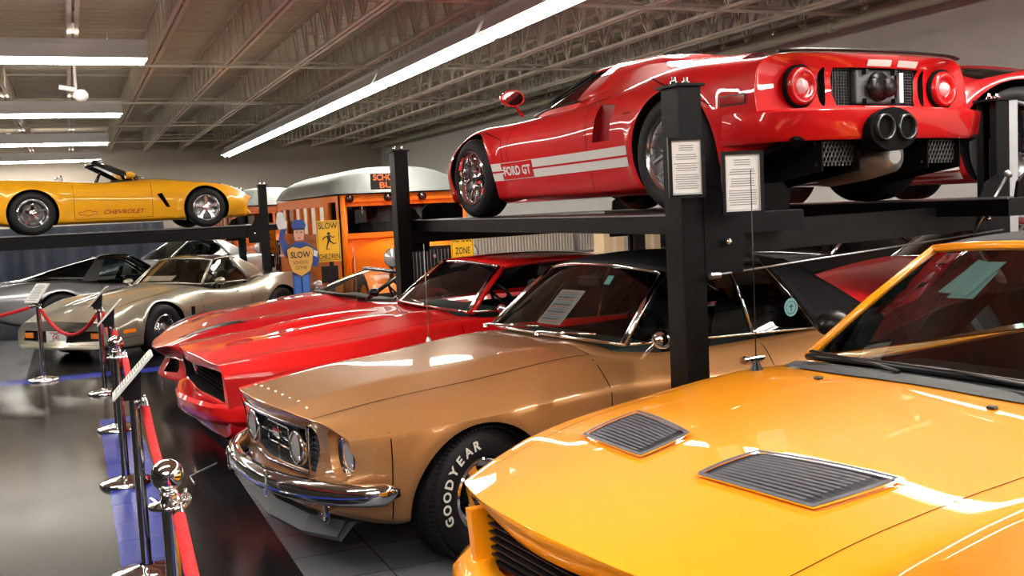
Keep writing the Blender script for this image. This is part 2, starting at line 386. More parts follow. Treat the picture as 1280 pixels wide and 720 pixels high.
# ---------------------------------------------------------------- ropes and stands
def post_base(b, r=.17):
    b.lathe([(0, r), (.018, r), (.03, r*.93), (.045, r*.5), (.055, .04), (.06, .032)], (0, 0, 0), 'z', 40)
def ball_stanchion(x, y, label):
    t = empty('rope_stanchion', (x, y, 0), 0, label, 'stanchion', 'ball-top rope stanchions')
    b = MB().use(CHROME); post_base(b); b.build('base', t, sharp=50)
    b = MB().use(CHROME); b.lathe([(.05, .0255), (.845, .0255)], (0, 0, 0), 'z', 24); b.build('pole', t)
    b = MB().use(CHROME); b.lathe([(.845, .026), (.85, .062), (.856, .064), (.86, .062), (.865, .03), (.885, .026), (.895, .03), (.905, .022)], (0, 0, 0), 'z', 32)
    for a in range(4): b.tube([(cos(a*pi/2)*.03, sin(a*pi/2)*.03, .862), (cos(a*pi/2)*.055, sin(a*pi/2)*.055, .885)], .004, 6)
    b.build('collar', t, sharp=50)
    b = MB().use(CHROME); b.lathe([(.95+.05*sin(a), max(.0005, .05*cos(a))) for a in [-pi/2+pi*k/16 for k in range(17)]], (0, 0, 0), 'z', 32); b.build('ball', t)
    return t
def sign_stand(x, y, rz, label, txt_lines=14, H=.90):
    t = empty('sign_stand', (x, y, 0), rz, label, 'sign stand', 'chrome sign stands')
    b = MB().use(CHROME); post_base(b); b.build('base', t, sharp=50)
    b = MB().use(CHROME); b.lathe([(.05, .0255), (H, .0255)], (0, 0, 0), 'z', 24)
    for s in (1, -1): b.tube([(0, s*.026, H-.05), (0, s*.05, H-.045), (0, s*.05, H-.02)], .004, 6)
    b.build('pole', t)
    # slanted placard facing +x; bracket wedge
    tl = radians(47); c = Vector((-.0, 0, H+.10)); up = Vector((-sin(tl), 0, cos(tl)))*1; up = Vector((-cos(tl), 0, sin(tl))); n = Vector((sin(tl), 0, cos(tl))); w, h = .215, .28
    b = MB().use(BLACK); b.prism([(-.03, -.03, H-.02), (.05, -.03, H-.02), (.05, -.03, H+.0), tuple(c-up*.10+Vector((0, -.03, -.008))), tuple(c+up*.06+Vector((0, -.03, -.008)))], (0, .06, 0)); b.build('bracket', t)
    R = Matrix(((n.x, 0, up.x), (0, 1, 0), (n.z, 0, up.z)))
    b = MB().use(mat('frame_white', (.62, .62, .62), .4)); b.box(c, (.012, w, h), R, .003); b.use(mat('paper', (.75, .74, .70), .6)); b.box(c+n*.0075, (.002, w*.9, h*.92), R)
    b.use(mat('print_grey', (.22, .22, .24), .7))
    for k in range(txt_lines):
        ww = w*(.72 if k % 4 else .5); b.box(c+n*.009+up*(h*(.38-.76*k/(txt_lines-1))), (.0008, ww, .006), R)
    b.build('placard', t)
    return t
def rope(P, Q, sag, label, group='red velvet ropes'):
    t = empty('velvet_rope', P, 0, label, 'rope', group); P = Vector(P); Q = Vector(Q); n = 22; pts = []
    for i in range(n+1):
        u = i/n; pts.append(P.lerp(Q, u)+Vector((0, 0, -4*sag*u*(1-u)))-P)
    b = MB().use(mat('red_velvet', (.62, .012, .015), .85, bump=.6, bscale=70)); b.tube(pts[1:-1], .020, 10); b.build('rope_body', t)
    b = MB().use(CHROME)
    for i, j in ((0, 1), (-1, -2)): b = MB().use(CHROME); b.tube([pts[i], pts[j]], .018, 10); b.tube([pts[i]+Vector((0, 0, .03)), pts[i]], .006, 6); b.build('end_hook', t)
def plastic_screen():
    m = bpy.data.materials.new('shiny_film'); m.use_nodes = True; nt = m.node_tree; p = nt.nodes['Principled BSDF']; L = nt.links.new
    p.inputs['Base Color'].default_value = (.10, .12, .17, 1); p.inputs['Roughness'].default_value = .28; p.inputs['Metallic'].default_value = .9; p.inputs['Thin Film IOR'].default_value = 1.9
    tc = nt.nodes.new('ShaderNodeTexCoord'); w = nt.nodes.new('ShaderNodeTexWave'); w.inputs['Scale'].default_value = .22; w.inputs['Distortion'].default_value = 1.5; w.bands_direction = 'DIAGONAL'
    r = nt.nodes.new('ShaderNodeMapRange'); r.inputs['To Min'].default_value = 250; r.inputs['To Max'].default_value = 800; L(tc.outputs['Object'], w.inputs['Vector']); L(w.outputs['Fac'], r.inputs[0]); L(r.outputs[0], p.inputs['Thin Film Thickness'])
    b = MB().use(m); rows = []
    for i in range(121):
        x = -6.5+.07*i; rows.append([(x, .03*sin(x*9)+.02*sin(x*23), z) for z in (0, .6, 1.2, 1.75)])
    b.grid(rows); o = b.build('film_curtain', norm=False); o.location = (0, 24.2, 0)
    tag(o, 'dark iridescent plastic curtain hanging behind the cars at far left', 'curtain')
def build_ropes():
    ball_stanchion(.22, 3.35, 'nearest chrome ball-top stanchion, cut by the bottom edge'); ball_stanchion(.22, 7.33, 'chrome ball-top stanchion between two slanted sign stands on the blue strip')
    S = [(.225, 5.34, 'large nearest sign stand with its placard edge-on, on the blue strip'), (.25, 9.33, 'third sign stand from the left, just beyond the middle ball-top stanchion'),
         (.21, 11.44, 'second sign stand from the left, in front of the silver-beige coupe'), (-.40, 12.9, 'leftmost sign stand with a blank cream placard')]
    rz = [radians(178), radians(174), radians(170), radians(222)]
    for (x, y, l), r in zip(S, rz): sign_stand(x, y, r, l)
    z = .87
    rope((.27, 3.35, z), (.27, 5.34, z), .16, 'red velvet rope from the nearest ball-top post to the nearest sign stand')
    rope((.25, 1.5, z), (.24, 3.35, z), .2, 'red velvet rope hanging from the nearest ball-top post at the bottom edge')
    rope((.27, 5.34, z), (.27, 7.33, z), .16, 'red velvet rope behind the nearest slanted placard')
    rope((.27, 7.33, z), (.28, 9.33, z), .16, 'red velvet rope just beyond the middle ball-top post')
    rope((.28, 9.33, z), (.24, 11.44, z), .16, 'short stretch of red velvet rope between the second and third sign stands')
    rope((.21, 11.44, z), (-.40, 12.9, z), .30, 'red velvet rope sagging in front of the silver-beige coupe hood')
    rope((-.40, 12.9, z), (-2.4, 13.0, z), .15, 'red velvet rope running off the left edge')
# ---------------------------------------------------------------- school bus corner
def bus(name, x, y, label, n=1, dim=False):
    """front faces -y; x,y = front right-hand (viewer left) corner of the body"""
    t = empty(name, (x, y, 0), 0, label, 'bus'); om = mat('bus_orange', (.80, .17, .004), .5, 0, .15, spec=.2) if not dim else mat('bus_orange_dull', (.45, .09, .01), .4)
    W, L, Hs = 2.1, 5.2, 2.02
    b = MB().use(om)
    # side and front skins as panels with window openings
    side = b
    def wall(p0, d, length, wins, z0, z1, nrm, th=.06):
        """panel along d from p0 with rectangular openings wins=(a,b,za,zb)"""
        p0 = Vector(p0); d = Vector(d); nrm = Vector(nrm)
        xs = sorted({0, length}|{w[0] for w in wins}|{w[1] for w in wins}); zs = sorted({z0, z1}|{w[2] for w in wins}|{w[3] for w in wins})
        for i in range(len(xs)-1):
            for j in range(len(zs)-1):
                cx, cz = (xs[i]+xs[i+1])/2, (zs[j]+zs[j+1])/2
                if any(w[0] < cx < w[1] and w[2] < cz < w[3] for w in wins): continue
                A = p0+d*xs[i]+Vector((0, 0, zs[j])); B = p0+d*xs[i+1]+Vector((0, 0, zs[j])); C_ = p0+d*xs[i+1]+Vector((0, 0, zs[j+1])); D = p0+d*xs[i]+Vector((0, 0, zs[j+1]))
                b.prism([A, B, C_, D], -nrm*th)
    fw = [(.10, 1.0, 1.42, 1.84), (1.06, 1.98, 1.42, 1.84)]
    wall((0, 0, 0), (1, 0, 0), W, fw, .45, Hs, (0, -1, 0))
    sw = [(.22, .78, 1.34, 1.92)]+[(1.1+.66*k, 1.1+.66*k+.54, 1.40, 1.86) for k in range(6)]
    wall((0, 0, 0), (0, 1, 0), L, sw, .45, Hs, (-1, 0, 0)); wall((W, 0, 0), (0, 1, 0), L, sw, .45, Hs, (1, 0, 0)); wall((0, L, 0), (1, 0, 0), W, [(.3, .9, 1.3, 1.8), (1.2, 1.8, 1.3, 1.8)], .45, Hs, (0, 1, 0))
    for zz in (1.30, 1.20, .95): b.box((-.012, L/2+.5, zz), (.02, L-1, .035)); b.box((W+.012, L/2+.5, zz), (.02, L-1, .035))
    b.box((W/2, L/2, .5), (W-.1, L-.1, .06)); b.box((W/2, -.02, 1.93), (W-.1, .06, .05)); b.box((W/2, -.03, 1.36), (W-.1, .06, .04))
    b.tube([(.06, -.02, .5), (.06, -.02, Hs)], .05, 8); b.tube([(W-.06, -.02, .5), (W-.06, -.02, Hs)], .05, 8)
    b.build('body', t)
    g = glassmat('bus_glass', (.25, .27, .28))
    for a, c, z0, z1 in fw: b = MB().use(g); b.poly([(a, .03, z0), (c, .03, z0), (c, .03, z1), (a, .03, z1)]); b.build('windshield_pane', t)
    for a, c, z0, z1 in sw:
        for xx in (.03, W-.03): b = MB().use(g); b.poly([(xx, a, z0), (xx, c, z0), (xx, c, z1), (xx, a, z1)]); b.build('side_window', t)
    # roof, silver, domed in both directions
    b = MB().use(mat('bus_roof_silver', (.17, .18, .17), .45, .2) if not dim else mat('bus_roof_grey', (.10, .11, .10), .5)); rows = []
    for i in range(17):
        v = i/16; yy = -.12+(L+.24)*v; e = min(1, min(v, 1-v)*6); ey = sqrt(1-(1-e)**2); rows.append([])
        for j in range(21):
            s = -1+j/10; rows[-1].append((W/2+s*(W/2+.06), yy, Hs+.02+.44*ey*sqrt(max(0, 1-abs(s)**2.6))))
    b.grid(rows); b.build('roof', t)
    # curtains and seats dark inside
    b = MB().use(mat('curtain', (.25, .27, .3), .8)); 
    for k in range(3): b.box((.6+.4*k, L-.4, 1.6), (.14, .05, .6))
    b.build('curtain', t)
    b = MB().use(BLACK)
    for k in range(4):
        for xx in (.5, 1.55): b.box((xx, .9+.9*k, 1.2), (.7, .12, .7), None, .04)
    b.build('bench_seat', t)
    # hood, grille, fenders, lamps
    b = MB().use(om); rows = []
    for i in range(9):
        v = i/8; yy = -1.25*v; w = lerp(.92, .50, v**.8); z1 = lerp(1.34, 1.20, v); row = []
        for j in range(17):
            a = pi*j/16; row.append((W/2-cos(a)*w, yy, .72+(z1-.72)*min(1, sin(a)**.45)))
        rows.append(row)
    b.grid(rows); b.build('hood', t)
    b = MB().use(BLACK); b.prism([(W/2-.36, -1.26, .62), (W/2+.36, -1.26, .62), (W/2+.40, -1.26, 1.10), (W/2+.3, -1.26, 1.20), (W/2-.3, -1.26, 1.20), (W/2-.40, -1.26, 1.10)], (0, -.08, 0))
    b.use(STEEL)
    for k in range(13): b.box((W/2-.33+.055*k, -1.35, .9), (.008, .012, .5))
    b.use(CHROME); b.box((W/2, -1.36, 1.05), (.05, .02, .07), None, .01); b.build('radiator_grille', t)
    for s in (-1, 1):
        b = MB().use(CHROME); c = (W/2+s*.60, 0, 1.06); b.lathe([(-1.02, .01), (-1.08, .09), (-1.2, .135), (-1.24, .14)], c, 'y', 24); b.use(LENS); b.lathe([(-1.235, .13), (-1.26, .08), (-1.27, .001)], c, 'y', 24); b.use(BLACK); b.tube([(c[0], -1.12, .95), (c[0], -1.12, .7)], .03); b.build('headlamp', t)
        b = MB().use(om); rows = []
        for i in range(13):
            a = pi*i/12; rows.append([(W/2+s*k, -.75-cos(a)*.55, .38+sin(a)*.50) for k in (.45, .7, .98)])
        b.grid(rows); b.build('fender', t)
    for s in (0, 1):
        for yy in (-.75, L-1.2):
            b = MB().use(RUBBER); xx = .22 if s == 0 else W-.22; b.lathe([(-.11, .24), (-.12, .38), (-.08, .43), (.08, .43), (.12, .38), (.11, .24)], (xx, yy, .43), 'x', 32)
            b.use(om); b.lathe([(-.10, .24), (-.06, .1), (-.06, .001)], (xx, yy, .43), 'x', 24); b.lathe([(.10, .24), (.06, .1), (.06, .001)], (xx, yy, .43), 'x', 24); b.build('wheel', t)
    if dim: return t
    b = MB().use(BLACK); b.box((W/2-.30, -.17, 2.21), (.55, .05, .25), None, .01)
    em = mat('sign_orange', (.85, .16, .02), .4)
    fit_text(b, 'SCHOOL', (W/2-.30, -.198, 2.27), (1, 0, 0), (0, 0, 1), .48, .095, em, .02); fit_text(b, 'BUS', (W/2-.30, -.198, 2.15), (1, 0, 0), (0, 0, 1), .28, .095, em, .02); b.build('roof_sign', t, norm=False)
    for xx in (.15, W/2-.28, W/2+.28, W-.15):
        b = MB().use(BLACK); b.lathe([(0, .06), (-.07, .065), (-.08, .05)], (xx, -.03, 1.96), 'y', 16); b.use(mat('dark_lens', (.05, .008, .006), .15, coat=1)); b.lathe([(-.07, .055), (-.085, .001)], (xx, -.03, 1.96), 'y', 16); b.build('warning_lamp', t)
    return t
def runner(b, c, h, m, y):
    """running child pictogram, flat in xz"""
    b.use(m); x, z = c; k = h
    def P(pts): b.poly([(x+a*k, y, z+e*k) for a, e in pts])
    b.disc((x+.02*k, y, z+.41*k), .085*k, 'y', 14)
    P([(-.10, .30), (.10, .32), (.12, .02), (-.04, 0)]); P([(.08, .30), (.24, .16), (.36, .22), (.36, .27), (.24, .22), (.10, .34)]); P([(-.10, .30), (-.30, .20), (-.34, .06), (-.29, .05), (-.25, .16), (-.08, .24)])
    P([(.0, .05), (.12, .04), (.28, -.12), (.42, -.10), (.42, -.15), (.27, -.18), (.08, -.06)]); P([(-.04, .05), (.06, .0), (-.04, -.22), (-.10, -.42), (-.02, -.44), (.06, -.44), (.05, -.47), (-.16, -.47), (-.12, -.22)])
def yellow_sign(name, x, y, z, w, h, lines, label, run=True, stand=True, rz=0):
    t = empty(name, (x, y, 0), rz, label, 'road sign'); ym = mat('sign_yellow', (.80, .42, .01), .4); bk = mat('sign_black', (.01, .01, .01), .5)
    b = MB().use(ym); b.box((0, 0, z), (w, .006, h), None, .002); b.use(bk)
    e = .012
    for (cx, cz, ww, hh) in ((0, z+h/2-.022, w-.03, .006), (0, z-h/2+.022, w-.03, .006), (-w/2+.018, z, .006, h-.04), (w/2-.018, z, .006, h-.04)): b.box((cx, -.004, cz), (ww, .002, hh))
    for txt, dz, tw, th in lines: fit_text(b, txt, (0, -.0055, z+dz), (1, 0, 0), (0, 0, 1), tw, th, bk, .012)
    if run: runner(b, (0, z+.0), h*.44, bk, -.0055)
    b.build('sign_plate', t, norm=False)
    b = MB().use(BLACK)
    if stand: b.box((.03, .03, (z-h/2)/2+.1), (.06, .03, z-h/2+.2)); b.box((0, .03, z-h/2-.18), (.24, .02, .24), None, .005); b.box((0.03, .03, .015), (.4, .3, .03), None, .01)
    else: b.box((0, .04, z/2), (.03, .03, z)); b.box((0, .04, .015), (.3, .25, .03))
    b.build('sign_post', t)
    return t
def policeman(x, y, z):
    """flat painted board in the shape of a waving officer"""
    t = empty('policeman_cutout', (x, y, 0), 0, 'flat painted cutout of a waving policeman in blue holding a shield marked SLOW', 'cutout sign')
    k = .01
    def poly(nm, m, pts, d, th=.006):
        b = MB().use(m); b.prism([(a*k, -d, z+e*k) for a, e in pts], (0, th, 0)); return b.build(nm, t)
    blue = mat('officer_blue', (.02, .06, .26), .5); dk = mat('officer_navy', (.012, .025, .10), .5); skin = mat('officer_skin', (.62, .36, .24), .6); gl = mat('glove_white', (.65, .65, .62), .6)
    poly('board', blue, [(-12, 0), (12, 0), (11, 40), (14, 60), (22, 58), (26, 68), (24, 82), (14, 90), (6, 94), (-6, 94), (-14, 88), (-20, 100), (-16, 114), (-24, 114), (-28, 98), (-22, 78), (-12, 66), (-12, 40)], 0, .012)
    poly('trousers', mat('officer_blue_light', (.04, .16, .5), .5), [(-10, 2), (10, 2), (10, 48), (-10, 48)], .004)
    poly('trouser_seam', dk, [(-1, 2), (1, 2), (1, 46), (-1, 46)], .007)
    poly('raised_glove', gl, [(-27, 112), (-30, 122), (-28, 134), (-24, 136), (-20, 134), (-18, 124), (-15, 122), (-16, 113)], .004)
    poly('hand_glove', gl, [(14, 84), (24, 80), (23, 72), (14, 76)], .008)
    poly('face', skin, [(-6, 96), (5, 96), (7, 104), (6, 113), (-6, 113), (-7, 104)], .006)
    poly('cap', blue, [(-8, 112), (8, 112), (10, 117), (6, 124), (-6, 124), (-10, 117)], .008)
    poly('cap_peak', dk, [(-8, 110), (8, 110), (8, 113), (-8, 113)], .010)
    poly('eyes', dk, [(-4, 106), (-2, 106), (-2, 107.5), (-4, 107.5)], .009); poly('eyes', dk, [(2, 106), (4, 106), (4, 107.5), (2, 107.5)], .009); poly('mouth', mat('mouth_red', (.5, .08, .06), .5), [(-2.5, 100), (2.5, 100), (1.5, 98.5), (-1.5, 98.5)], .009)
    sh = [(-18, 84), (-10, 88), (0, 85), (10, 88), (18, 84), (16, 66), (12, 54), (0, 47), (-12, 54), (-16, 66)]
    poly('shield_edge', mat('sign_black', (.01, .01, .01), .5), [(a*1.05, 67+(e-67)*1.05) for a, e in sh], .010)
    b = MB().use(mat('shield_tan', (.68, .38, .08), .4)); b.prism([(a*k, -.014, z+e*k) for a, e in sh], (0, .006, 0)); bk = MC['sign_black']
    fit_text(b, 'SLOW', (0, -.0155, z+.765), (1, 0, 0), (0, 0, 1), .27, .085, bk, .02); fit_text(b, 'SCHOOL', (0, -.0155, z+.66), (1, 0, 0), (0, 0, 1), .21, .045, bk); fit_text(b, 'ZONE', (0, -.0155, z+.59), (1, 0, 0), (0, 0, 1), .16, .045, bk); b.build('shield', t, norm=False)
    b = MB().use(BLACK); b.box((0, .03, z/2), (.05, .03, z+.1)); b.box((0, .03, .015), (.4, .3, .03)); b.build('stand', t)
def notice(x, y, z, w, h, rz, label, tilt=0, title=('2005', 'ASHEVILLE')):
    t = empty('framed_notice', (x, y, z), rz, label, 'notice', 'framed notices on the lift'); R = Matrix.Rotation(tilt, 3, 'Y')
    b = MB().use(BLACK); fw = .016
    for (a, c, ww, hh) in ((0, h/2, w+fw, fw), (0, -h/2, w+fw, fw), (-w/2, 0, fw, h), (w/2, 0, fw, h)): b.box(R@Vector((a, 0, c)), (ww, .02, hh), R)
    b.box((0, .012, 0), (w, .006, h), R); b.build('frame', t)
    b = MB().use(mat('paper_white', (.80, .81, .82), .6)); b.box((0, .004, 0), (w, .006, h), R); gm = mat('print_grey', (.22, .22, .24), .7); b.use(gm)
    for (a, c, ww, hh) in ((0, h*.45, w*.86, .0015), (0, -h*.45, w*.86, .0015), (-w*.43, 0, .0015, h*.9), (w*.43, 0, .0015, h*.9)): b.box(R@Vector((a, -.0005, c)), (ww, .001, hh), R)
    n = 20
    for i in range(n):
        if i in (3, 7, 12): continue
        ww = w*(.42 if i < 3 else random.choice((.6, .66, .7, .74))); b.box(R@Vector((0, -.0005, h*(.38-.78*i/n))), (ww, .001, h*.012), R)
    b.build('sheet', t)
    return t
# ---------------------------------------------------------------- car building kit (x forward from front axle, y left, z up)
def cvf(cv, k, u, default):
    if k in cv:
        v = cv[k]
        return pchip(v, u) if isinstance(v, (list, tuple)) else v
    return default
def cage(cv):
    us = cv['us']; rings = []
    nose, tail = max(us), min(us)
    for u in sorted(us, reverse=True):
        W = cvf(cv, 'W', u, .9); Zc = cvf(cv, 'Zc', u, .8); zs = cvf(cv, 'zs', u, .2)
        Wc = cvf(cv, 'Wc', u, W-.09); Wh = cvf(cv, 'Wh', u, Wc-.08); Zh = cvf(cv, 'Zh', u, Zc+.005); Zt = cvf(cv, 'Zt', u, Zh+.03)
        Wi = cvf(cv, 'Wi', u, Wh*.55); Zi = cvf(cv, 'Zi', u, lerp(Zh, Zt, .7))
        z4 = cvf(cv, 'z4', u, Zc-.12); W4 = cvf(cv, 'W4', u, W-.012)
        zm = cvf(cv, 'zm', u, lerp(zs, z4, .5)); W2 = cvf(cv, 'W2', u, W-.05)
        half = [(0, zs), (W2-.10, zs), (W2, zs+.04), (W, zm), (W4, z4), (Wc, Zc), (Wh, Zh), (Wi, Zi), (0, Zt)]
        ring = [(v, z) for v, z in half]+[(-v, z) for v, z in half[-2:0:-1]]
        out = []
        for v, z in ring:
            uu = u
            kf = max(0, (u-cv.get('bf0', .25))/(nose-cv.get('bf0', .25))); kr = max(0, (cv.get('br0', tail+.8)-u)/(cv.get('br0', tail+.8)-tail))
            a = (abs(v)/W)**cv.get('bp', 2)
            uu -= cv.get('bowF', .1)*a*kf**2
            uu += cv.get('bowR', .05)*a*kr**2
            uu += cv.get('rakeF', 0)*(z-.5)*kf**2
            uu += cv.get('rakeR', 0)*(z-.5)*kr**2
            out.append(Vector((uu, v, z)))
        rings.append(out)
    return rings
def do_body(cv, m, sub=2):
    rings = cage(cv); bm = bmesh.new(); cl = bm.edges.layers.float.new('crease_edge')
    def capring(r, s, du):
        c = sum(r, Vector())/len(r)
        return [Vector((p.x+du, lerp(c.y, p.y, s), lerp(c.z, p.z, s))) for p in r]
    rings = [capring(rings[0], .8, .006)]+rings+[capring(rings[-1], .8, -.006)]
    V = [[bm.verts.new(p) for p in r] for r in rings]; n = 16
    for i in range(len(V)-1):
        for j in range(n):
            k = (j+1) % n
            bm.faces.new([V[i][j], V[i][k], V[i+1][k], V[i+1][j]])
    bm.faces.new(V[0][::-1]); bm.faces.new(V[-1])
    cr = {1: .8, 2: .4, 4: .0, 5: .3, 6: .0, 7: 0}; cr.update(cv.get('crease', {}))
    for j, c in cr.items():
        for jj in {j, (16-j) % 16}:
            for i in range(1, len(V)-2):
                e = bm.edges.get([V[i][jj], V[i+1][jj]])
                if e: e[cl] = c
    for ri, c in ((1, cv.get('cn', .6)), (len(V)-2, cv.get('ct', .6))):
        for j in range(n):
            e = bm.edges.get([V[ri][j], V[ri][(j+1) % n]]); e[cl] = c
    bmesh.ops.recalc_face_normals(bm, faces=bm.faces)
    me = bpy.data.meshes.new('body'); bm.to_mesh(me); bm.free(); me.materials.append(m)
    o = link_mesh('tmp_body', me)
    s = o.modifiers.new('s', 'SUBSURF'); s.levels = s.render_levels = sub
    me2 = evald(o); bpy.data.objects.remove(o)
    for (ux, zx, R, fl) in cv.get('flares', []):
        for v in me2.vertices:
            if abs(v.co.y) > .55:
                d = sqrt((v.co.x-ux)**2+(v.co.z-zx)**2)
                k = math.exp(-((d-R)/.055)**2)
                v.co.y += math.copysign(fl*k, v.co.y)
    return me2
def cut(me, cutters):
    """cutters: list of (MB-built mesh object) subtracted one by one"""
    for c in cutters:
        o = link_mesh('tmp', me)
        md = o.modifiers.new('b', 'BOOLEAN'); md.operation = 'DIFFERENCE'; md.object = c; md.solver = 'EXACT'
        try: md.material_mode = 'TRANSFER'
        except Exception: pass
        nm = evald(o); bpy.data.objects.remove(o); bpy.data.objects.remove(c)
        me = nm
    return me
def cyl_cut(u, z, R, v0, v1, m=None):
    b = MB().use(m or MATTE); b.lathe([(v0, R), (v1, R)], (u, 0, z), 'y', 56, False)
    b.disc((u, v0, z), R, 'y', 56); b.disc((u, v1, z), R, 'y', 56)
    return b.build('cutter', weld=True)
def prism_cut(pts, vec, m=None):
    return MB().use(m or MATTE).prism(pts, vec).build('cutter')
def arch_cuts(cv):
    out = []
    for (ux, zx, R, depth) in cv['arches']:
        for s in (-1, 1):
            W = cvf(cv, 'W', ux, .9)
            out.append(cyl_cut(ux, zx, R, s*(W-depth), s*(W+.3)))
    return out
class Surf:
    def __init__(s, me):
        s.bvh = BVHTree.FromPolygons([v.co.copy() for v in me.vertices], [tuple(p.vertices) for p in me.polygons])
    def top(s, u, v, off=.002, z0=3):
        h = s.bvh.ray_cast(Vector((u, v, z0)), Vector((0, 0, -1)))
        return None if h[0] is None else h[0]+h[1]*(off if h[1].z > 0 else -off)
    def side(s, u, z, sg=1, off=.002):
        h = s.bvh.ray_cast(Vector((u, sg*3, z)), Vector((0, -sg, 0)))
        return None if h[0] is None else h[0]+h[1]*(off if h[1].y*sg > 0 else -off)
    def front(s, v, z, sg=1, off=.002):
        h = s.bvh.ray_cast(Vector((sg*8, v, z)), Vector((-sg, 0, 0)))
        return None if h[0] is None else h[0]+h[1]*(off if h[1].x*sg > 0 else -off)
    def probe(s, mode, a, b, sg=1, off=.002):
        return s.top(a, b, off) if mode == 'top' else (s.side(a, b, sg, off) if mode == 'side' else s.front(a, b, sg, off))
    def ribbon(s, mb, mode, pts, w, sg=1, off=.0015, seg=.03):
        """flat strip of width w hugging the surface along 2-D polyline pts"""
        P = []
        for i in range(len(pts)-1):
            a, b = Vector(pts[i]), Vector(pts[i+1]); n = max(1, int((b-a).length/seg))
            for k in range(n): P.append(a.lerp(b, k/n))
        P.append(Vector(pts[-1])); prev = None
        for i, p in enumerate(P):
            t = P[min(i+1, len(P)-1)]-P[max(i-1, 0)]
            if t.length < 1e-9: continue
            t.normalize(); nn = Vector((-t.y, t.x))*w/2
            q1 = s.probe(mode, *(p+nn), sg, off); q2 = s.probe(mode, *(p-nn), sg, off)
            if q1 is None or q2 is None: prev = None; continue
            cur = (mb.bm.verts.new(q1), mb.bm.verts.new(q2))
            if prev and (prev[0].co-cur[0].co).length < .15: mb._f([prev[0], prev[1], cur[1], cur[0]], True)
            prev = cur
    def patch(s, mb, mode, fn, na, nb, sg=1, off=.002):
        rows = []
        for i in range(na+1):
            row = []
            for j in range(nb+1):
                a, b = fn(i/na, j/nb); q = s.probe(mode, a, b, sg, off)
                row.append(q)
            rows.append(row)
        if any(q is None for r in rows for q in r):
            for i in range(na):
                for j in range(nb):
                    qs = [rows[i][j], rows[i+1][j], rows[i+1][j+1], rows[i][j+1]]
                    if all(q is not None for q in qs): mb.poly(qs, True)
        else: mb.grid(rows)
    def text(s, mb, mode, txt, a, b, w, h, m, sg=1, bold=.0, flip=1, ang=0, shear=0, off=.003):
        me = text_me(txt, bold); x0, x1, y0, y1 = text_dims(me); mb.use(m)
        mp = []
        for v in me.vertices:
            x = ((v.co.x-x0)/(x1-x0)-.5)*w*flip; y = ((v.co.y-y0)/(y1-y0)-.5)*h; x += shear*y*flip
            x, y = x*cos(ang)-y*sin(ang), x*sin(ang)+y*cos(ang)
            q = s.probe(mode, a+x, b+y, sg, off); mp.append(None if q is None else mb.bm.verts.new(q))
        for p in me.polygons:
            vs = [mp[i] for i in p.vertices]
            if all(v is not None for v in vs): mb._f(vs)
def split_panels(me, parent, specs, main='body', sharp=32):
    """specs: (name, planes[(co,no)], test(center), label) -> each panel its own object, rest = main"""
    bm = bmesh.new(); bm.from_mesh(me)
    for f in bm.faces: f.smooth = True
    for nm, planes, test, *r in specs:
        for co, no, lim in planes:
            geom = [f for f in bm.faces if lim(f.calc_center_median())]
            es = {e for f in geom for e in f.edges}; vs = {v for f in geom for v in f.verts}
            bmesh.ops.bisect_plane(bm, geom=list(vs)+list(es)+geom, plane_co=co, plane_no=no, dist=1e-5)
    taken = {}; objs = []
    for f in bm.faces:
        c = f.calc_center_median(); f.tag = False
        for i, sp in enumerate(specs):
            if sp[2](c): taken.setdefault(i, []).append(f); f.tag = True; break
    mats = [m for m in me.materials]
    def emit(name, faces):
        b2 = bmesh.new(); mp = {}
        for f in faces:
            vs = []
            for v in f.verts:
                if v not in mp: mp[v] = b2.verts.new(v.co)
                vs.append(mp[v])
            try: nf = b2.faces.new(vs)
            except ValueError: continue
            nf.material_index = f.material_index; nf.smooth = True
        m2 = bpy.data.meshes.new(name); b2.to_mesh(m2); b2.free()
        for k in mats: m2.materials.append(k)
        m2.set_sharp_from_angle(angle=radians(sharp))
        return link_mesh(name, m2, parent)
    for i, fs in taken.items():
        o = emit(specs[i][0], fs); objs.append(o)
    o = emit(main, [f for f in bm.faces if not f.tag]); bm.free()
    return o, objs
def vplane(u1, v1, u2, v2):   # vertical plane through two plan points
    d = Vector((u2-u1, v2-v1, 0)).normalized(); return Vector((u1, v1, 0)), Vector((-d.y, d.x, 0))
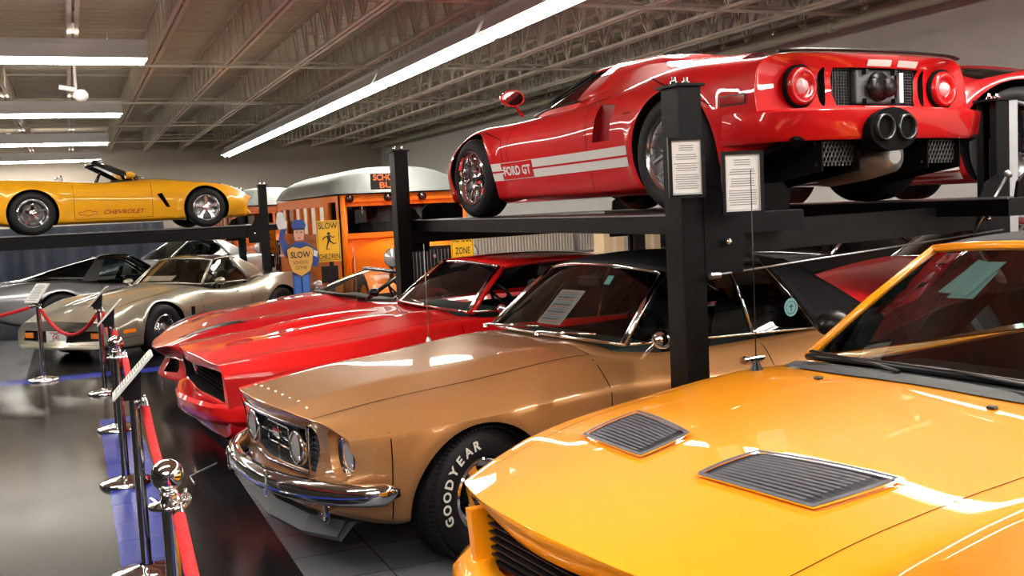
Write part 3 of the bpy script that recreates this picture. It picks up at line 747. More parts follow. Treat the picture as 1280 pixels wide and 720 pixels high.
# ---------------------------------------------------------------- wheels
_wc = {}
def arc_text(mb, txt, r, a_mid, h, adv, y, m, bold=.03):
    n = len(txt)
    for i, ch in enumerate(txt):
        a = a_mid-(i-(n-1)/2)*adv     # letters run clockwise seen from outside
        me = text_me(ch, bold); x0, x1, y0, y1 = text_dims(me); s = h/(y1-y0)
        w = min((x1-x0)*s, adv*r*.82)
        # outside view: right = -x (seen from +y), up = z
        rad = Vector((cos(a), 0, sin(a))); tan = Vector((sin(a), 0, -cos(a)))  # clockwise from +y view after mirror
        rad = Vector((-cos(a), 0, sin(a))); tan = Vector((-sin(a), 0, -cos(a)))
        fit_text(mb, ch, Vector((0, y, 0))+rad*r, tan, rad, w, h, m, bold)
def wheel(parent, u, v, R, Wd, rim, style, steer=0., roll=0., letters=None, treads=False):
    s = 1 if v > 0 else -1
    key = (R, Wd, rim, style, letters, treads)
    if key not in _wc:
        t = MB().use(RUBBER); h = Wd/2
        t.lathe([(-h+.01, rim-.01), (-h, rim+.01), (-h-.006, (R+rim)/2), (-h+.012, R-.022), (-h+.035, R-.004), (-.3*h, R), (.3*h, R), (h-.035, R-.004), (h-.012, R-.022), (h+.006, (R+rim)/2), (h, rim+.01), (h-.012, rim-.012)], (0, 0, 0), 'y', 72)
        if treads:
            for k in range(84):
                a = 2*pi*k/84; M = Matrix.Rotation(-a, 3, 'Y')
                for yy, ww in ((h-.022, .05), (-h+.022, .05), (.022, .03), (-.022, .03)):
                    t.box(M@Vector((R-.003, yy, 0)), (.014, ww*.8, .016), M)
        tm = t.build('wheel'); tme = tm.data; bpy.data.objects.remove(tm)
        parts = {}
        # rim
        m1 = CHROME if style in ('magnum', 'c5', 'gt', 'dark') else ALU
        if style == 'gtr': m1 = ALU
        b = MB().use(m1)
        b.lathe([(h-.004, rim-.002), (h+.004, rim-.012), (h-.006, rim-.022), (h-.02, rim-.03), (h-.06, rim-.04), (-h+.02, rim-.05)], (0, 0, 0), 'y', 64)
        f = h-.035
        def spoke(a, r0, r1, w0, w1, y0, y1, th=.022, a1=None):
            a1 = a if a1 is None else a1
            p0 = Vector((cos(a), 0, sin(a)))*r0; p1 = Vector((cos(a1), 0, sin(a1)))*r1
            d = (p1-p0).normalized(); n = Vector((-d.z, 0, d.x))
            pts = []
            for p, w, y in ((p0, w0, y0), (p1, w1, y1)):
                pts.append([p+n*w/2+Vector((0, y-th, 0)), p+n*w*.32+Vector((0, y, 0)), p-n*w*.32+Vector((0, y, 0)), p-n*w/2+Vector((0, y-th, 0))])
            b.grid(pts, False, True)
        hubr = .055
        if style in ('gt', 'gtr'):
            n = 7 if style == 'gt' else 7
            for k in range(n):
                a = 2*pi*k/n; rm = rim*.5
                spoke(a, .04, rm, .05, .04, f-.03, f-.012)
                for d in (-.3, .3): spoke(a, rm-.012, rim-.03, .028, .02, f-.012, f+.01, a1=a+d*.8)
            b.lathe([(f-.03, .075), (f-.015, .06), (f-.005, .045), (f, .03), (f, .001)], (0, 0, 0), 'y', 24)
        elif style == 'magnum':
            for k in range(5):
                a = 2*pi*k/5; spoke(a, .06, rim-.05, .055, .09, f-.0, f-.03, .04)
            b.lathe([(f-.05, rim-.03), (f-.035, rim-.06), (f-.06, rim-.075)], (0, 0, 0), 'y', 48)
            b.lathe([(f-.03, .085), (f, .08), (f+.02, .05), (f+.028, .03), (f+.03, .001)], (0, 0, 0), 'y', 32)
            b.use(MATTE); b.lathe([(f-.07, rim-.04), (f-.055, .06)], (0, 0, 0), 'y', 48)
        elif style == 'c5':
            for k in range(5):
                a = 2*pi*k/5+pi/2; spoke(a, .03, rim-.02, .075, .05, f-.02, f+.005)
            b.lathe([(f-.01, rim*.66), (f+.0, rim*.64), (f+.0, rim*.5), (f-.01, rim*.48)], (0, 0, 0), 'y', 48)
            b.lathe([(f-.02, .06), (f, .05), (f+.005, .001)], (0, 0, 0), 'y', 24)
        elif style == 'c5star':
            for k in range(5):
                a = 2*pi*k/5+pi/2; spoke(a, .03, rim-.02, .05, .05, f-.01, f+.005)
                for d in (-.2, .2): spoke(a, .09, rim-.02, .012, .02, f-.015, f, a1=a+d)
            b.lathe([(f-.02, .06), (f, .05), (f+.005, .001)], (0, 0, 0), 'y', 24)
        elif style == 'c3':
            b.lathe([(f-.02, rim-.03), (f-.0, rim*.72), (f-.02, rim*.5), (f-.02, .08), (f+.01, .07), (f+.02, .001)], (0, 0, 0), 'y', 48)
            b.use(MATTE)
            for k in range(20):
                a = 2*pi*k/20; M = Matrix.Rotation(-a, 3, 'Y'); b.box(M@Vector((rim*.76, f-.006, 0)), (rim*.34, .012, .012), M)
        elif style == 'dark':
            b.mats[0] = ALU; b.use(mat('gunmetal', (.05, .05, .055), .3, 1.))
            for k in range(5):
                a = 2*pi*k/5+.3; spoke(a, .06, rim-.02, .09, .05, f-.03, f)
            b.lathe([(f-.03, .08), (f, .07), (f+.005, .001)], (0, 0, 0), 'y', 24)
            b.use(STEEL)
            for k in range(5):
                a = 2*pi*k/5+.3; b.tube([(cos(a)*.1, f-.02, sin(a)*.1), (cos(a)*.1, f+.01, sin(a)*.1)], .01, 6)
                spoke(a+.1, .12, rim-.03, .008, .008, f-.005, f+.008, .005)
        elif style == 'plain':
            for k in range(5):
                a = 2*pi*k/5; spoke(a, .03, rim-.02, .06, .06, f-.03, f)
        ob = b.build('rim', sharp=40); parts['rim'] = ob.data; bpy.data.objects.remove(ob)
        d = MB().use(STEEL); d.lathe([(f-.075, .05), (f-.075, rim*.78), (f-.095, rim*.78), (f-.095, .05)], (0, 0, 0), 'y', 40)
        d.use(MATTE); d.disc((0, -h+.03, 0), rim-.04, 'y', 40)
        ob = d.build('brake_disc'); parts['brake_disc'] = ob.data; bpy.data.objects.remove(ob)
        if style in ('gt', 'gtr'):
            d = MB().use(mat('caliper_red', (.5, .01, .01), .3, coat=.5)); M = Matrix.Rotation(.2, 3, 'Y')
            d.box(M@Vector((-rim*.62, f-.075, 0)), (.07, .06, .2), M, .012)
            ob = d.build('brake_caliper'); parts['brake_caliper'] = ob.data; bpy.data.objects.remove(ob)
        if letters:
            d = MB(); arc_text(d, letters, (R+rim)/2-.002, radians(letters_ang), .05, .235, h+.0105, mat('tyre_white', (.75, .72, .66), .6), .035)
            ob = d.build('lettering', norm=False); parts['lettering'] = ob.data; bpy.data.objects.remove(ob)
        _wc[key] = (tme, parts)
    tme, parts = _wc[key]
    t = link_mesh('wheel', tme, parent); t.location = (u, v-s*0, R); t.rotation_euler = (0, roll, (0 if s > 0 else pi)+steer)
    for n, me in parts.items():
        link_mesh(n, me, t)
    return t
letters_ang = 150
# ---------------------------------------------------------------- greenhouse and interior
def qcurve(cc, ck, n=16):
    """symmetric curve across the car: cc=(u,z) at centre, ck=(u,v,z) at corner"""
    out = []
    for i in range(n+1):
        s = -1+2*i/n; a = 1-abs(s)**2.2
        out.append(Vector((ck[0]+(cc[0]-ck[0])*a, ck[1]*s, ck[2]+(cc[1]-ck[2])*a)))
    return out
def loft(A, B, n=8, bulge=0., bz=1.):
    rows = []
    for i in range(n+1):
        t = i/n; k = 4*t*(1-t)*bulge
        row = []
        for j, (a, b) in enumerate(zip(A, B)):
            p = a.lerp(b, t); p = p+Vector((0, 0, k)); row.append(p)
        rows.append(row)
    return rows
def glasshouse(car, d):
    g = d.get('glass', GLASS); tm = d.get('trim', CHROME); pm = d.get('pillar', d['roofmat'])
    wb = qcurve(*d['wb']); wt = qcurve(*d['wt']); N = len(wb)
    b = MB().use(g); b.grid(loft(wb, wt, 8, .012)); ws = b.build('windshield', car)
    # frame around the windshield
    b = MB().use(tm); r = d.get('trim_r', .014)
    b.use(d.get('basetrim', tm)); b.tube(wb, r*.8, 6); b.use(tm); b.tube(wt, r, 6)
    for s in (0, -1): b.tube([wb[s], wb[s].lerp(wt[s], .5)+Vector((0, 0, .012)), wt[s]], d.get('pillar_r', .022), 8, flat=(1, .7))
    b.build('windshield_frame', car)
    if d.get('inner_pillar'):
        for s in (0, -1):
            b = MB().use(pm); o = Vector((-.03, -.0, -.01)); b.tube([wb[s]+o, wb[s].lerp(wt[s], .5)+o+Vector((0, 0, .012)), wt[s]+o], d['inner_pillar'], 8, flat=(1, .7)); b.build('pillar', car)
    if d.get('open'): return
    rt = qcurve(*d['rt']); rb = qcurve(*d['rb'])
    # roof, with sides rolled down
    rows = []; dz = d.get('lip', .03)
    for i in range(11):
        t = i/10; k = 4*t*(1-t)*d.get('crown', .03)
        row = [a.lerp(c, t)+Vector((0, 0, k+.012)) for a, c in zip(wt, rt)]
        L, Rr = row[0], row[-1]
        row = [L+Vector((0, -.02*1, -dz)), L+Vector((0, -.012, -dz*.3))]+row[0:]+[Rr+Vector((0, .012, -dz*.3)), Rr+Vector((0, .02, -dz))]
        rows.append(row)
    b = MB().use(d['roofmat']); b.grid(rows); ro = b.build('roof', car)
    so = ro.modifiers.new('t', 'SOLIDIFY'); so.thickness = .025; so.offset = -1
    # rear glass
    b = MB().use(d.get('rearglass', g)); b.grid(loft(rt, rb, 6, .01)); b.build('rear_window', car)
    # C pillars: from roof side rear stretch down to belt
    ru, rv, rz = d['rt'][1]; bu, bv, bz = d['rb'][1]; wu, wv, wz = d['wt'][1]; au, av, az = d['wb'][1]
    cp_t, cp_b = d['cp']      # u of pillar front edge at roof and at belt
    beltz = d.get('beltz', bz); bvv = d.get('beltv', bv)
    for s, nm in ((1, 'l'), (-1, 'r')):
        t = (wu-cp_t)/(wu-ru); k = 4*t*(1-t)*d.get('crown', .03)
        p1 = Vector((cp_t, s*lerp(wv, rv, t), lerp(wz, rz, t)+k))
        p2 = Vector((ru, s*rv, rz+.012)); p3 = Vector((bu, s*bv, bz+.01)); p4 = Vector((cp_b, s*bvv, beltz))
        rows = []
        for i in range(7):
            q = i/6; A = p1.lerp(p4, q); Bq = p2.lerp(p3, q)
            rows.append([A.lerp(Bq, j/6)+Vector((0, s*.03*4*(q*(1-q)), 0)) for j in range(7)])
        b = MB().use(d.get('cpmat', d['roofmat'])); b.grid(rows); o = b.build('pillar', car)
        so = o.modifiers.new('t', 'SOLIDIFY'); so.thickness = .03; so.offset = 0
        # side glass
        q0 = Vector((au-.03, s*(av+.015), az)); q1 = Vector((wu-.03, s*wv, wz-.015))
        rows = []
        for i in range(9):
            f = i/8
            lo = q0.lerp(p4, f); lo.y = s*lerp(abs(q0.y), bvv, min(1, f*2)); lo.z = lerp(az, beltz, f)
            tt = f*(wu-cp_t)/(wu-ru); kk = 4*tt*(1-tt)*d.get('crown', .03)
            hi = Vector((lerp(q1.x, cp_t, f), s*lerp(wv, rv, tt), lerp(wz, rz, tt)+kk-.01))
            rows.append([lo, lo.lerp(hi, .5)+Vector((0, s*.015, 0)), hi])
        b = MB().use(d.get('sideglass', g)); b.grid(rows); b.build('side_window', car)
        b = MB().use(tm); b.tube([r[0]+Vector((0, s*.006, 0)) for r in rows], .008, 6); b.tube([r[2]+Vector((0, s*.006, 0)) for r in rows], .008, 6)
        for q in d.get('posts', []):
            i = min(8, int(q*8)); b.tube([p+Vector((0, s*.006, 0)) for p in rows[i]], .011, 6)
        b.tube([p+Vector((0, s*.006, 0)) for p in rows[8]], .008, 6)
        b.build('window_trim', car)
def cabin(car, d, seatm, dashm=None, steer=1, rear=True):
    """dashboard, wheel, seats. d: us (seat u), z floor, dash u"""
    dm = dashm or INTER; du, dz, hw = d['dash']
    b = MB().use(dm); b.box((du-.12, 0, dz-.07), (.34, hw*2, .13), None, .03); b.build('dashboard', car)
    b = MB().use(d.get('wheelm', BLACK)); c = Vector((du-.42, .36*steer, dz-.01)); tilt = radians(25)
    n = Vector((-cos(tilt), 0, sin(tilt))); up = Vector((sin(tilt), 0, cos(tilt))); rt = Vector((0, 1, 0))
    P = [c+(up*cos(a)+rt*sin(a))*.19 for a in [2*pi*k/28 for k in range(29)]]
    b.tube(P, .014, 6, cap=False)
    for a in (.3*pi, -.3*pi, pi): b.tube([c, c+(up*cos(a)+rt*sin(a))*.19], .012, 6)
    b.tube([c, c-n*.3], .02, 8); b.build('steering_wheel', car)
    for vv in (.36, -.36):
        b = MB().use(seatm); su, sz = d['seat']
        b.box((su, vv, sz), (.5, .5, .16), None, .05)
        R = Matrix.Rotation(radians(-14), 3, 'Y'); b.box((su-.32, vv, sz+.3), (.14, .48, .6), R, .05)
        if d.get('head', True): b.box((su-.42, vv, sz+.66), (.1, .26, .16), R, .04)
        b.build('seat', car)
    if rear:
        b = MB().use(seatm); su, sz = d['seat']; b.box((su-.95, 0, sz), (.45, 1.15, .16), None, .05); b.box((su-1.22, 0, sz+.25), (.14, 1.15, .5), Matrix.Rotation(radians(-20), 3, 'Y'), .05)
        b.build('rear_seat', car)
def mirror_pod(car, p, s, m, glassm=CHROME, size=(.09, .17, .11), stalk=None):
    b = MB().use(m); p = Vector(p)
    rows = []
    for i in range(7):
        t = i/6; sc = sqrt(max(0.02, 1-(1-t)**2)) if t < 1 else 1
        x = p.x+size[0]*(1-t)-size[0]*.5
        rows.append([Vector((x, p.y+size[1]/2*sc*cos(a), p.z+size[2]/2*sc*sin(a))) for a in [2*pi*k/16 for k in range(16)]])
    vs = b.grid(rows, True, True); b._f(vs[0])
    b.use(glassm); b._f([b.bm.verts.new(p+Vector((-size[0]*.5-.004, (v.co.y-p.y)*.86, (v.co.z-p.z)*.86))) for v in vs[-1]]); b.use(m); b._f(vs[-1])
    b.use(m)
    if stalk: b.tube([p, stalk], .015, 8, flat=(1, .6))
    return b.build('side_mirror', car, norm=False)
ANY = lambda c: True
def stn(nose, tail, extra=(), n=24):
    s = {round(tail+(nose-tail)*i/n, 3) for i in range(n+1)} | set(extra) | {nose-.03, tail+.04}
    return sorted(s)
def gaps(car, S, jobs, w=.006, name='panel_gap'):
    b = MB().use(GAP)
    for mode, pts, sg in jobs: S.ribbon(b, mode, pts, w, sg)
    return b.build(name, car, norm=False)
def door_spec(nm, sg, u0, u1, z0, z1):
    L = lambda c: c.y*sg > .5 and u1-.3 < c.x < u0+.3
    return (nm, [(Vector((u0, 0, 0)), Vector((1, 0, 0)), L), (Vector((u1, 0, 0)), Vector((1, 0, 0)), L), (Vector((0, 0, z0)), Vector((0, 0, 1)), L)],
            lambda c: c.y*sg > .5 and u1 < c.x < u0 and z0 < c.z < z1)
def hood_spec(u0, v0, u1, v1, zmin, nm='hood', umax=9):
    """front edge u0 half width v0, rear edge u1 half width v1"""
    L = lambda c: min(u0, u1)-.2 < c.x < umax and c.z > zmin and abs(c.y) < max(v0, v1)+.1
    ps = [(*vplane(u0, s*v0, u1, s*v1), L) for s in (1, -1)]+[(Vector((u1, 0, 0)), Vector((1, 0, 0)), L), (Vector((0, 0, zmin)), Vector((0, 0, 1)), L)]
    def test(c):
        if not (u1 < c.x < umax) or c.z < zmin: return False
        t = (c.x-u0)/(u1-u0); return abs(c.y) < lerp(v0, v1, t)
    return (nm, ps, test)
# =================================================================== 1967 gold coupe
GOLD = mat('gold_paint', (.47, .225, .085), .36, .45, 1., spec=.2, flake=.12)
def gold_car():
    car = empty('vintage_coupe', (1.72, 5.52, 0), radians(187.5), 'metallic gold vintage coupe with black vinyl top and chrome bumper beside the tall lift post', 'car')
    cv = dict(us=stn(.9, -3.76, (.75, .6, .4)),
      W=[(.9, .83), (.6, .885), (.2, .90), (-.7, .90), (-2.2, .905), (-3, .90), (-3.76, .82)],
      Zc=[(.9, .765), (.5, .80), (0, .83), (-.7, .895), (-1.5, .88), (-2.2, .90), (-2.8, .93), (-3.76, .84)],
      Wc=[(.9, .70), (.4, .77), (-.7, .78), (-2, .80), (-3.76, .72)],
      z4=[(.9, .70), (0, .73), (-.8, .76), (-2, .72), (-3.76, .74)], W4=[(.9, .83), (.6, .89), (.2, .90), (-.7, .905), (-2.2, .905), (-3, .90), (-3.76, .82)],
      W2=[(.9, .72), (.5, .80), (-3, .82), (-3.76, .74)], zm=[(.9, .56), (0, .50), (-3.76, .55)],
      zs=[(.9, .33), (.5, .23), (0, .2), (-3, .2), (-3.76, .38)],
      Wh=[(.9, .60), (0, .63), (-.8, .66), (-3.76, .6)], Zh=[(.9, .775), (.4, .83), (0, .865), (-.7, .93), (-1.2, .9), (-3, .93), (-3.76, .86)],
      Wi=[(.9, .36), (-.8, .42)], Zi=[(.9, .80), (.4, .88), (0, .91), (-.7, .965), (-1.2, .92), (-3, .94), (-3.76, .87)],
      Zt=[(.9, .80), (.4, .885), (0, .92), (-.7, .975), (-1.2, .92), (-3, .95), (-3.76, .87)],
      bowF=.17, bf0=.25, bp=2.4, bowR=.08, rakeF=.06, crease={4: .55, 5: .1, 6: .15, 7: .5}, cn=.75,
      arches=[(.08, .33, .37, .34), (-2.743, .33, .36, .34)], flares=[(.08, .33, .40, .014), (-2.743, .33, .40, .01)])
    me = do_body(cv, GOLD, 3)
    gr = [(.9, -.53, .722), (.9, .53, .722), (.9, .47, .49), (.9, -.47, .49)]
    cuts = arch_cuts(cv)+[prism_cut([(.70, y, z) for _, y, z in gr], (.5, 0, 0), mat('grille_cavity', (.03, .035, .04), .5))]
    for s in (1, -1):   # scooped headlight coves
        b = MB().use(GOLD); b.lathe([(.62, .02), (.625, .095), (.70, .105), (.84, .14), (1.0, .20)], (0, s*.725, .61), 'x', 36)
        b.disc((.62, s*.725, .61), .02, 'x', 36); b.disc((1.0, s*.725, .61), .20, 'x', 36); cuts.append(b.build('cutter', weld=True))
    # cockpit well
    cuts.append(prism_cut([(-.86, .66, .5), (-1.1, .74, .5), (-2.35, .74, .5), (-2.75, .55, .5), (-2.75, -.55, .5), (-2.35, -.74, .5), (-1.1, -.74, .5), (-.86, -.66, .5)], (0, 0, .8), INTER))
    me = cut(me, cuts); S = Surf(me)
    sp = [hood_spec(.9, .60, -.70, .68, .70), door_spec('door', 1, -.68, -1.84, .30, .96), door_spec('door', -1, -.68, -1.84, .30, .96)]
    split_panels(me, car, sp)
    gaps(car, S, [('top', [(.86, .595), (.4, .62), (-.70, .68), (-.70, .3), (-.70, -.68), (.4, -.62), (.86, -.595)], 1),
        ('side', [(-.68, .90), (-.68, .62), (-.70, .31), (-1.84, .31), (-1.84, .9)], 1), ('side', [(-.68, .90), (-.70, .31), (-1.84, .31), (-1.84, .9)], -1),
        ('side', [(.56, .72), (.55, .5), (.53, .26)], 1)])
    # chrome cowl moulding, hood letters
    # front end
    b = MB().use(CHROME)
    P = [(.835, .535, .728), (.885, .3, .735), (.905, 0, .738), (.885, -.3, .735), (.835, -.535, .728), (.81, -.475, .485), (.86, 0, .478), (.81, .475, .485)]
    b.tube(P+P[:1], .009, 8, cap=False); b.build('grille_surround', car)
    b = MB().use(mat('grille_mesh', (.16, .19, .22), .35, .7))
    for i in range(31): b.box((.76, -.51+.034*i, .60), (.012, .003, .235))
    for i in range(9): b.box((.765, 0, .50+.026*i), (.012, 1.02, .003))
    b.use(mat('grille_panel', (.10, .12, .14), .4, .5)); b.box((.745, 0, .60), (.01, 1.04, .25)); b.build('grille', car)
    b = MB().use(CHROME); b.box((.80, 0, .60), (.02, .78, .012)); b.box((.80, 0, .60), (.02, .012, .22))
    for s in (1, -1): b.box((.80, s*.17, .61), (.02, .012, .10))
    b.box((.80, 0, .66), (.02, .34, .01)); b.box((.80, 0, .555), (.02, .34, .01)); b.box((.812, 0, .61), (.02, .13, .05), None, .012); b.build('grille_emblem', car)
    for s in (1, -1):
        b = MB().use(CHROME); b.lathe([(.755, .0), (.755, .085), (.83, .09), (.845, .082), (.84, .07)], (0, s*.36, .60), 'x', 28)
        b.use(LENS); b.lathe([(.835, .072), (.85, .04), (.854, .001)], (0, s*.36, .60), 'x', 28); b.build('fog_lamp', car)
        b = MB().use(CHROME); b.lathe([(.62, .098), (.71, .100), (.72, .094), (.70, .085)], (0, s*.725, .61), 'x', 32)
        b.use(LENS); b.lathe([(.70, .088), (.72, .05), (.726, .001)], (0, s*.725, .61), 'x', 32); b.build('headlamp', car)
    b = MB().use(CHROME); P = []
    for k in range(-24, 25):
        t = k/24; y = .925*sin(t*pi/2*.98) if 0 else None
    path = [(.57, .905), (.64, .895), (.71, .86), (.79, .78), (.88, .64), (.95, .45), (.99, .22), (1.0, 0)]
    path = path+[(a, -c) for a, c in path[-2::-1]]
    rows = []
    for i, (uu, vv) in enumerate(path):
        a = Vector(path[max(i-1, 0)]); c = Vector(path[min(i+1, len(path)-1)]); t = (c-a).normalized(); nn = Vector((t.y, -t.x))*-1
        if nn.x < -.2 or (abs(nn.x) < .2 and nn.y*vv < 0): nn = -nn
        hs = .5 if i in (0, len(path)-1) else 1
        prof = [(-.02, -.05), (.02, -.052), (.045, -.03), (.05, 0), (.045, .03), (.02, .052), (-.02, .05)]
        rows.append([Vector((uu+nn.x*o*hs-.03*(1), vv+nn.y*o*hs, .445+h*hs)) for o, h in prof])
    vs = b.grid(rows, True, True); b._f(vs[0]); b._f(vs[-1][::-1])
    b.box((.985, .33, .445), (.02, .02, .13), None, .006); b.box((.985, -.33, .445), (.02, .02, .13), None, .006)
    b.build('front_bumper', car)
    for s in (1, -1):
        q = S.front(s*.60, .34, 1, 0); b = MB().use(CHROME); b.lathe([(-.01, .048), (.006, .058), (-.012, .066)], q, 'x', 24)
        b.use(mat('signal_lens', (.55, .5, .42), .1, .3, coat=1)); b.lathe([(-.01, .05), (.0, .001)], q, 'x', 24); b.build('turn_signal', car)
    b = MB().use(mat('grey_air_dam', (.09, .10, .11), .5)); rows = [[Vector((uu, vv, .27)), Vector((uu+.05, vv, .20)), Vector((uu+.03, vv, .175)), Vector((uu-.06, vv, .26))] for uu, vv in ((.70, -.62), (.80, -.4), (.84, 0), (.80, .4), (.70, .62))]; b.grid(rows, False, True); b.build('chin_spoiler', car)
    b = MB().use(STEEL); b.tube([(.95, -.75, .33), (1.1, -.78, .27), (1.12, -.6, .27)], .006, 6); b.build('plate_bracket', car)
    # glass
    glasshouse(car, dict(wb=((-.74, .985), (-.90, .72, .955)), wt=((-1.20, 1.355), (-1.30, .58, 1.31)), rt=((-2.25, 1.355), (-2.25, .56, 1.31)), rb=((-3.0, .97), (-2.9, .64, .96)),
        cp=(-2.05, -2.30), beltv=.77, beltz=.915, roofmat=VINYL, crown=.045, trim_r=.012, pillar_r=.022, posts=(.25, .7), lip=.045,
        glass=glassmat('green_tint_glass', (.60, .70, .66)), sideglass=glassmat('side_dark_glass', (.3, .34, .34))))
    cabin(car, dict(dash=(-.95, .93, .64), seat=(-1.75, .48)), mat('black_seat_vinyl', (.02, .022, .022), .5), mat('green_grey_dash', (.05, .075, .07), .5))
    b = MB().use(INTER); b.box((-1.2, 0, 1.25), (.04, .22, .06), None, .01); b.tube([(-1.2, 0, 1.25), (-1.27, 0, 1.33)], .008); b.build('rear_view_mirror', car)
    for t in range(2):
        b = MB().use(CHROME); pts = [(-.73, (.12, -.5)[t], .995), (-.77, (.32, -.3)[t], 1.0), (-.84, (.56, -.02)[t], 1.005)]; b.tube(pts, .007, 6)
        b.lathe([(0, .02), (.02, .015), (.025, .001)], pts[0][:2]+(.975,), 'z', 12); b.build('wiper', car)
    mirror_pod(car, (-.93, .99, 1.0), 1, CHROME, size=(.07, .11, .10), stalk=(-.88, .90, .90))
    b = MB().use(CHROME); q = S.side(-1.70, .80); b.box(q+Vector((0, .02, 0)), (.16, .025, .028), None, .008); b.lathe([(0, .02), (.03, .02), (.035, .001)], q+Vector((.05, 0, 0)), 'y', 12); b.build('door_handle', car)
    for s in (1, -1): b = MB().use(CHROME); S.ribbon(b, 'side', [(-.4, .225), (-2.3, .225)], .02, s, .006); b.build('rocker_moulding', car, norm=False)
    # stickers
    b = MB().use(mat('cyan_sticker', (.35, .8, .8), .5, emit=.0)); b.poly([(-1.205, .19, 1.235), (-1.205, .13, 1.235), (-1.245, .13, 1.285), (-1.245, .19, 1.285)])
    b.build('inspection_sticker', car)
    b = MB().use(mat('teal_decal', (.22, .5, .52), .5)); c = Vector((-2.12, .755, 1.05)); b.lathe([(0, .055), (.001, .04)], c, 'y', 28); b.disc(c+Vector((0, .001, 0)), .036, 'y', 28)
    b.use(mat('decal_dark', (.05, .15, .17), .5)); b.lathe([(0.002, .041), (.002, .037)], c, 'y', 28); b.box(c+Vector((0, .003, 0)), (.008, .001, .045)); b.box(c+Vector((0, .003, .006)), (.035, .001, .008))
    b.build('round_decal', car)
    wheel(car, .08, .77, .335, .20, .19, 'magnum', steer=radians(12), letters='GOODYEAR', treads=True)
    wheel(car, .08, -.77, .335, .20, .19, 'magnum', steer=radians(12), letters='GOODYEAR', treads=True)
    for s in (1, -1): wheel(car, -2.743, s*.76, .335, .20, .19, 'magnum', letters='GOODYEAR', treads=True)
    b = MB().use(STEEL); q = S.top(-.42, -.70); b.lathe([(0, .02), (.02, .014), (.03, .006)], q, 'z', 12); b.tube([q, q+Vector((0, 0, .62))], [.0035, .0015], 6); b.build('aerial', car)
    b = MB().use(CHROME); [b.lathe([(0, .008), (.006, .006), (.008, .001)], S.top(.80, v), 'z', 8) for v in (.45, .33, .21, .09, -.03, -.15, -.27, -.39)]
    b.build('hood_studs', car)
    return car, S
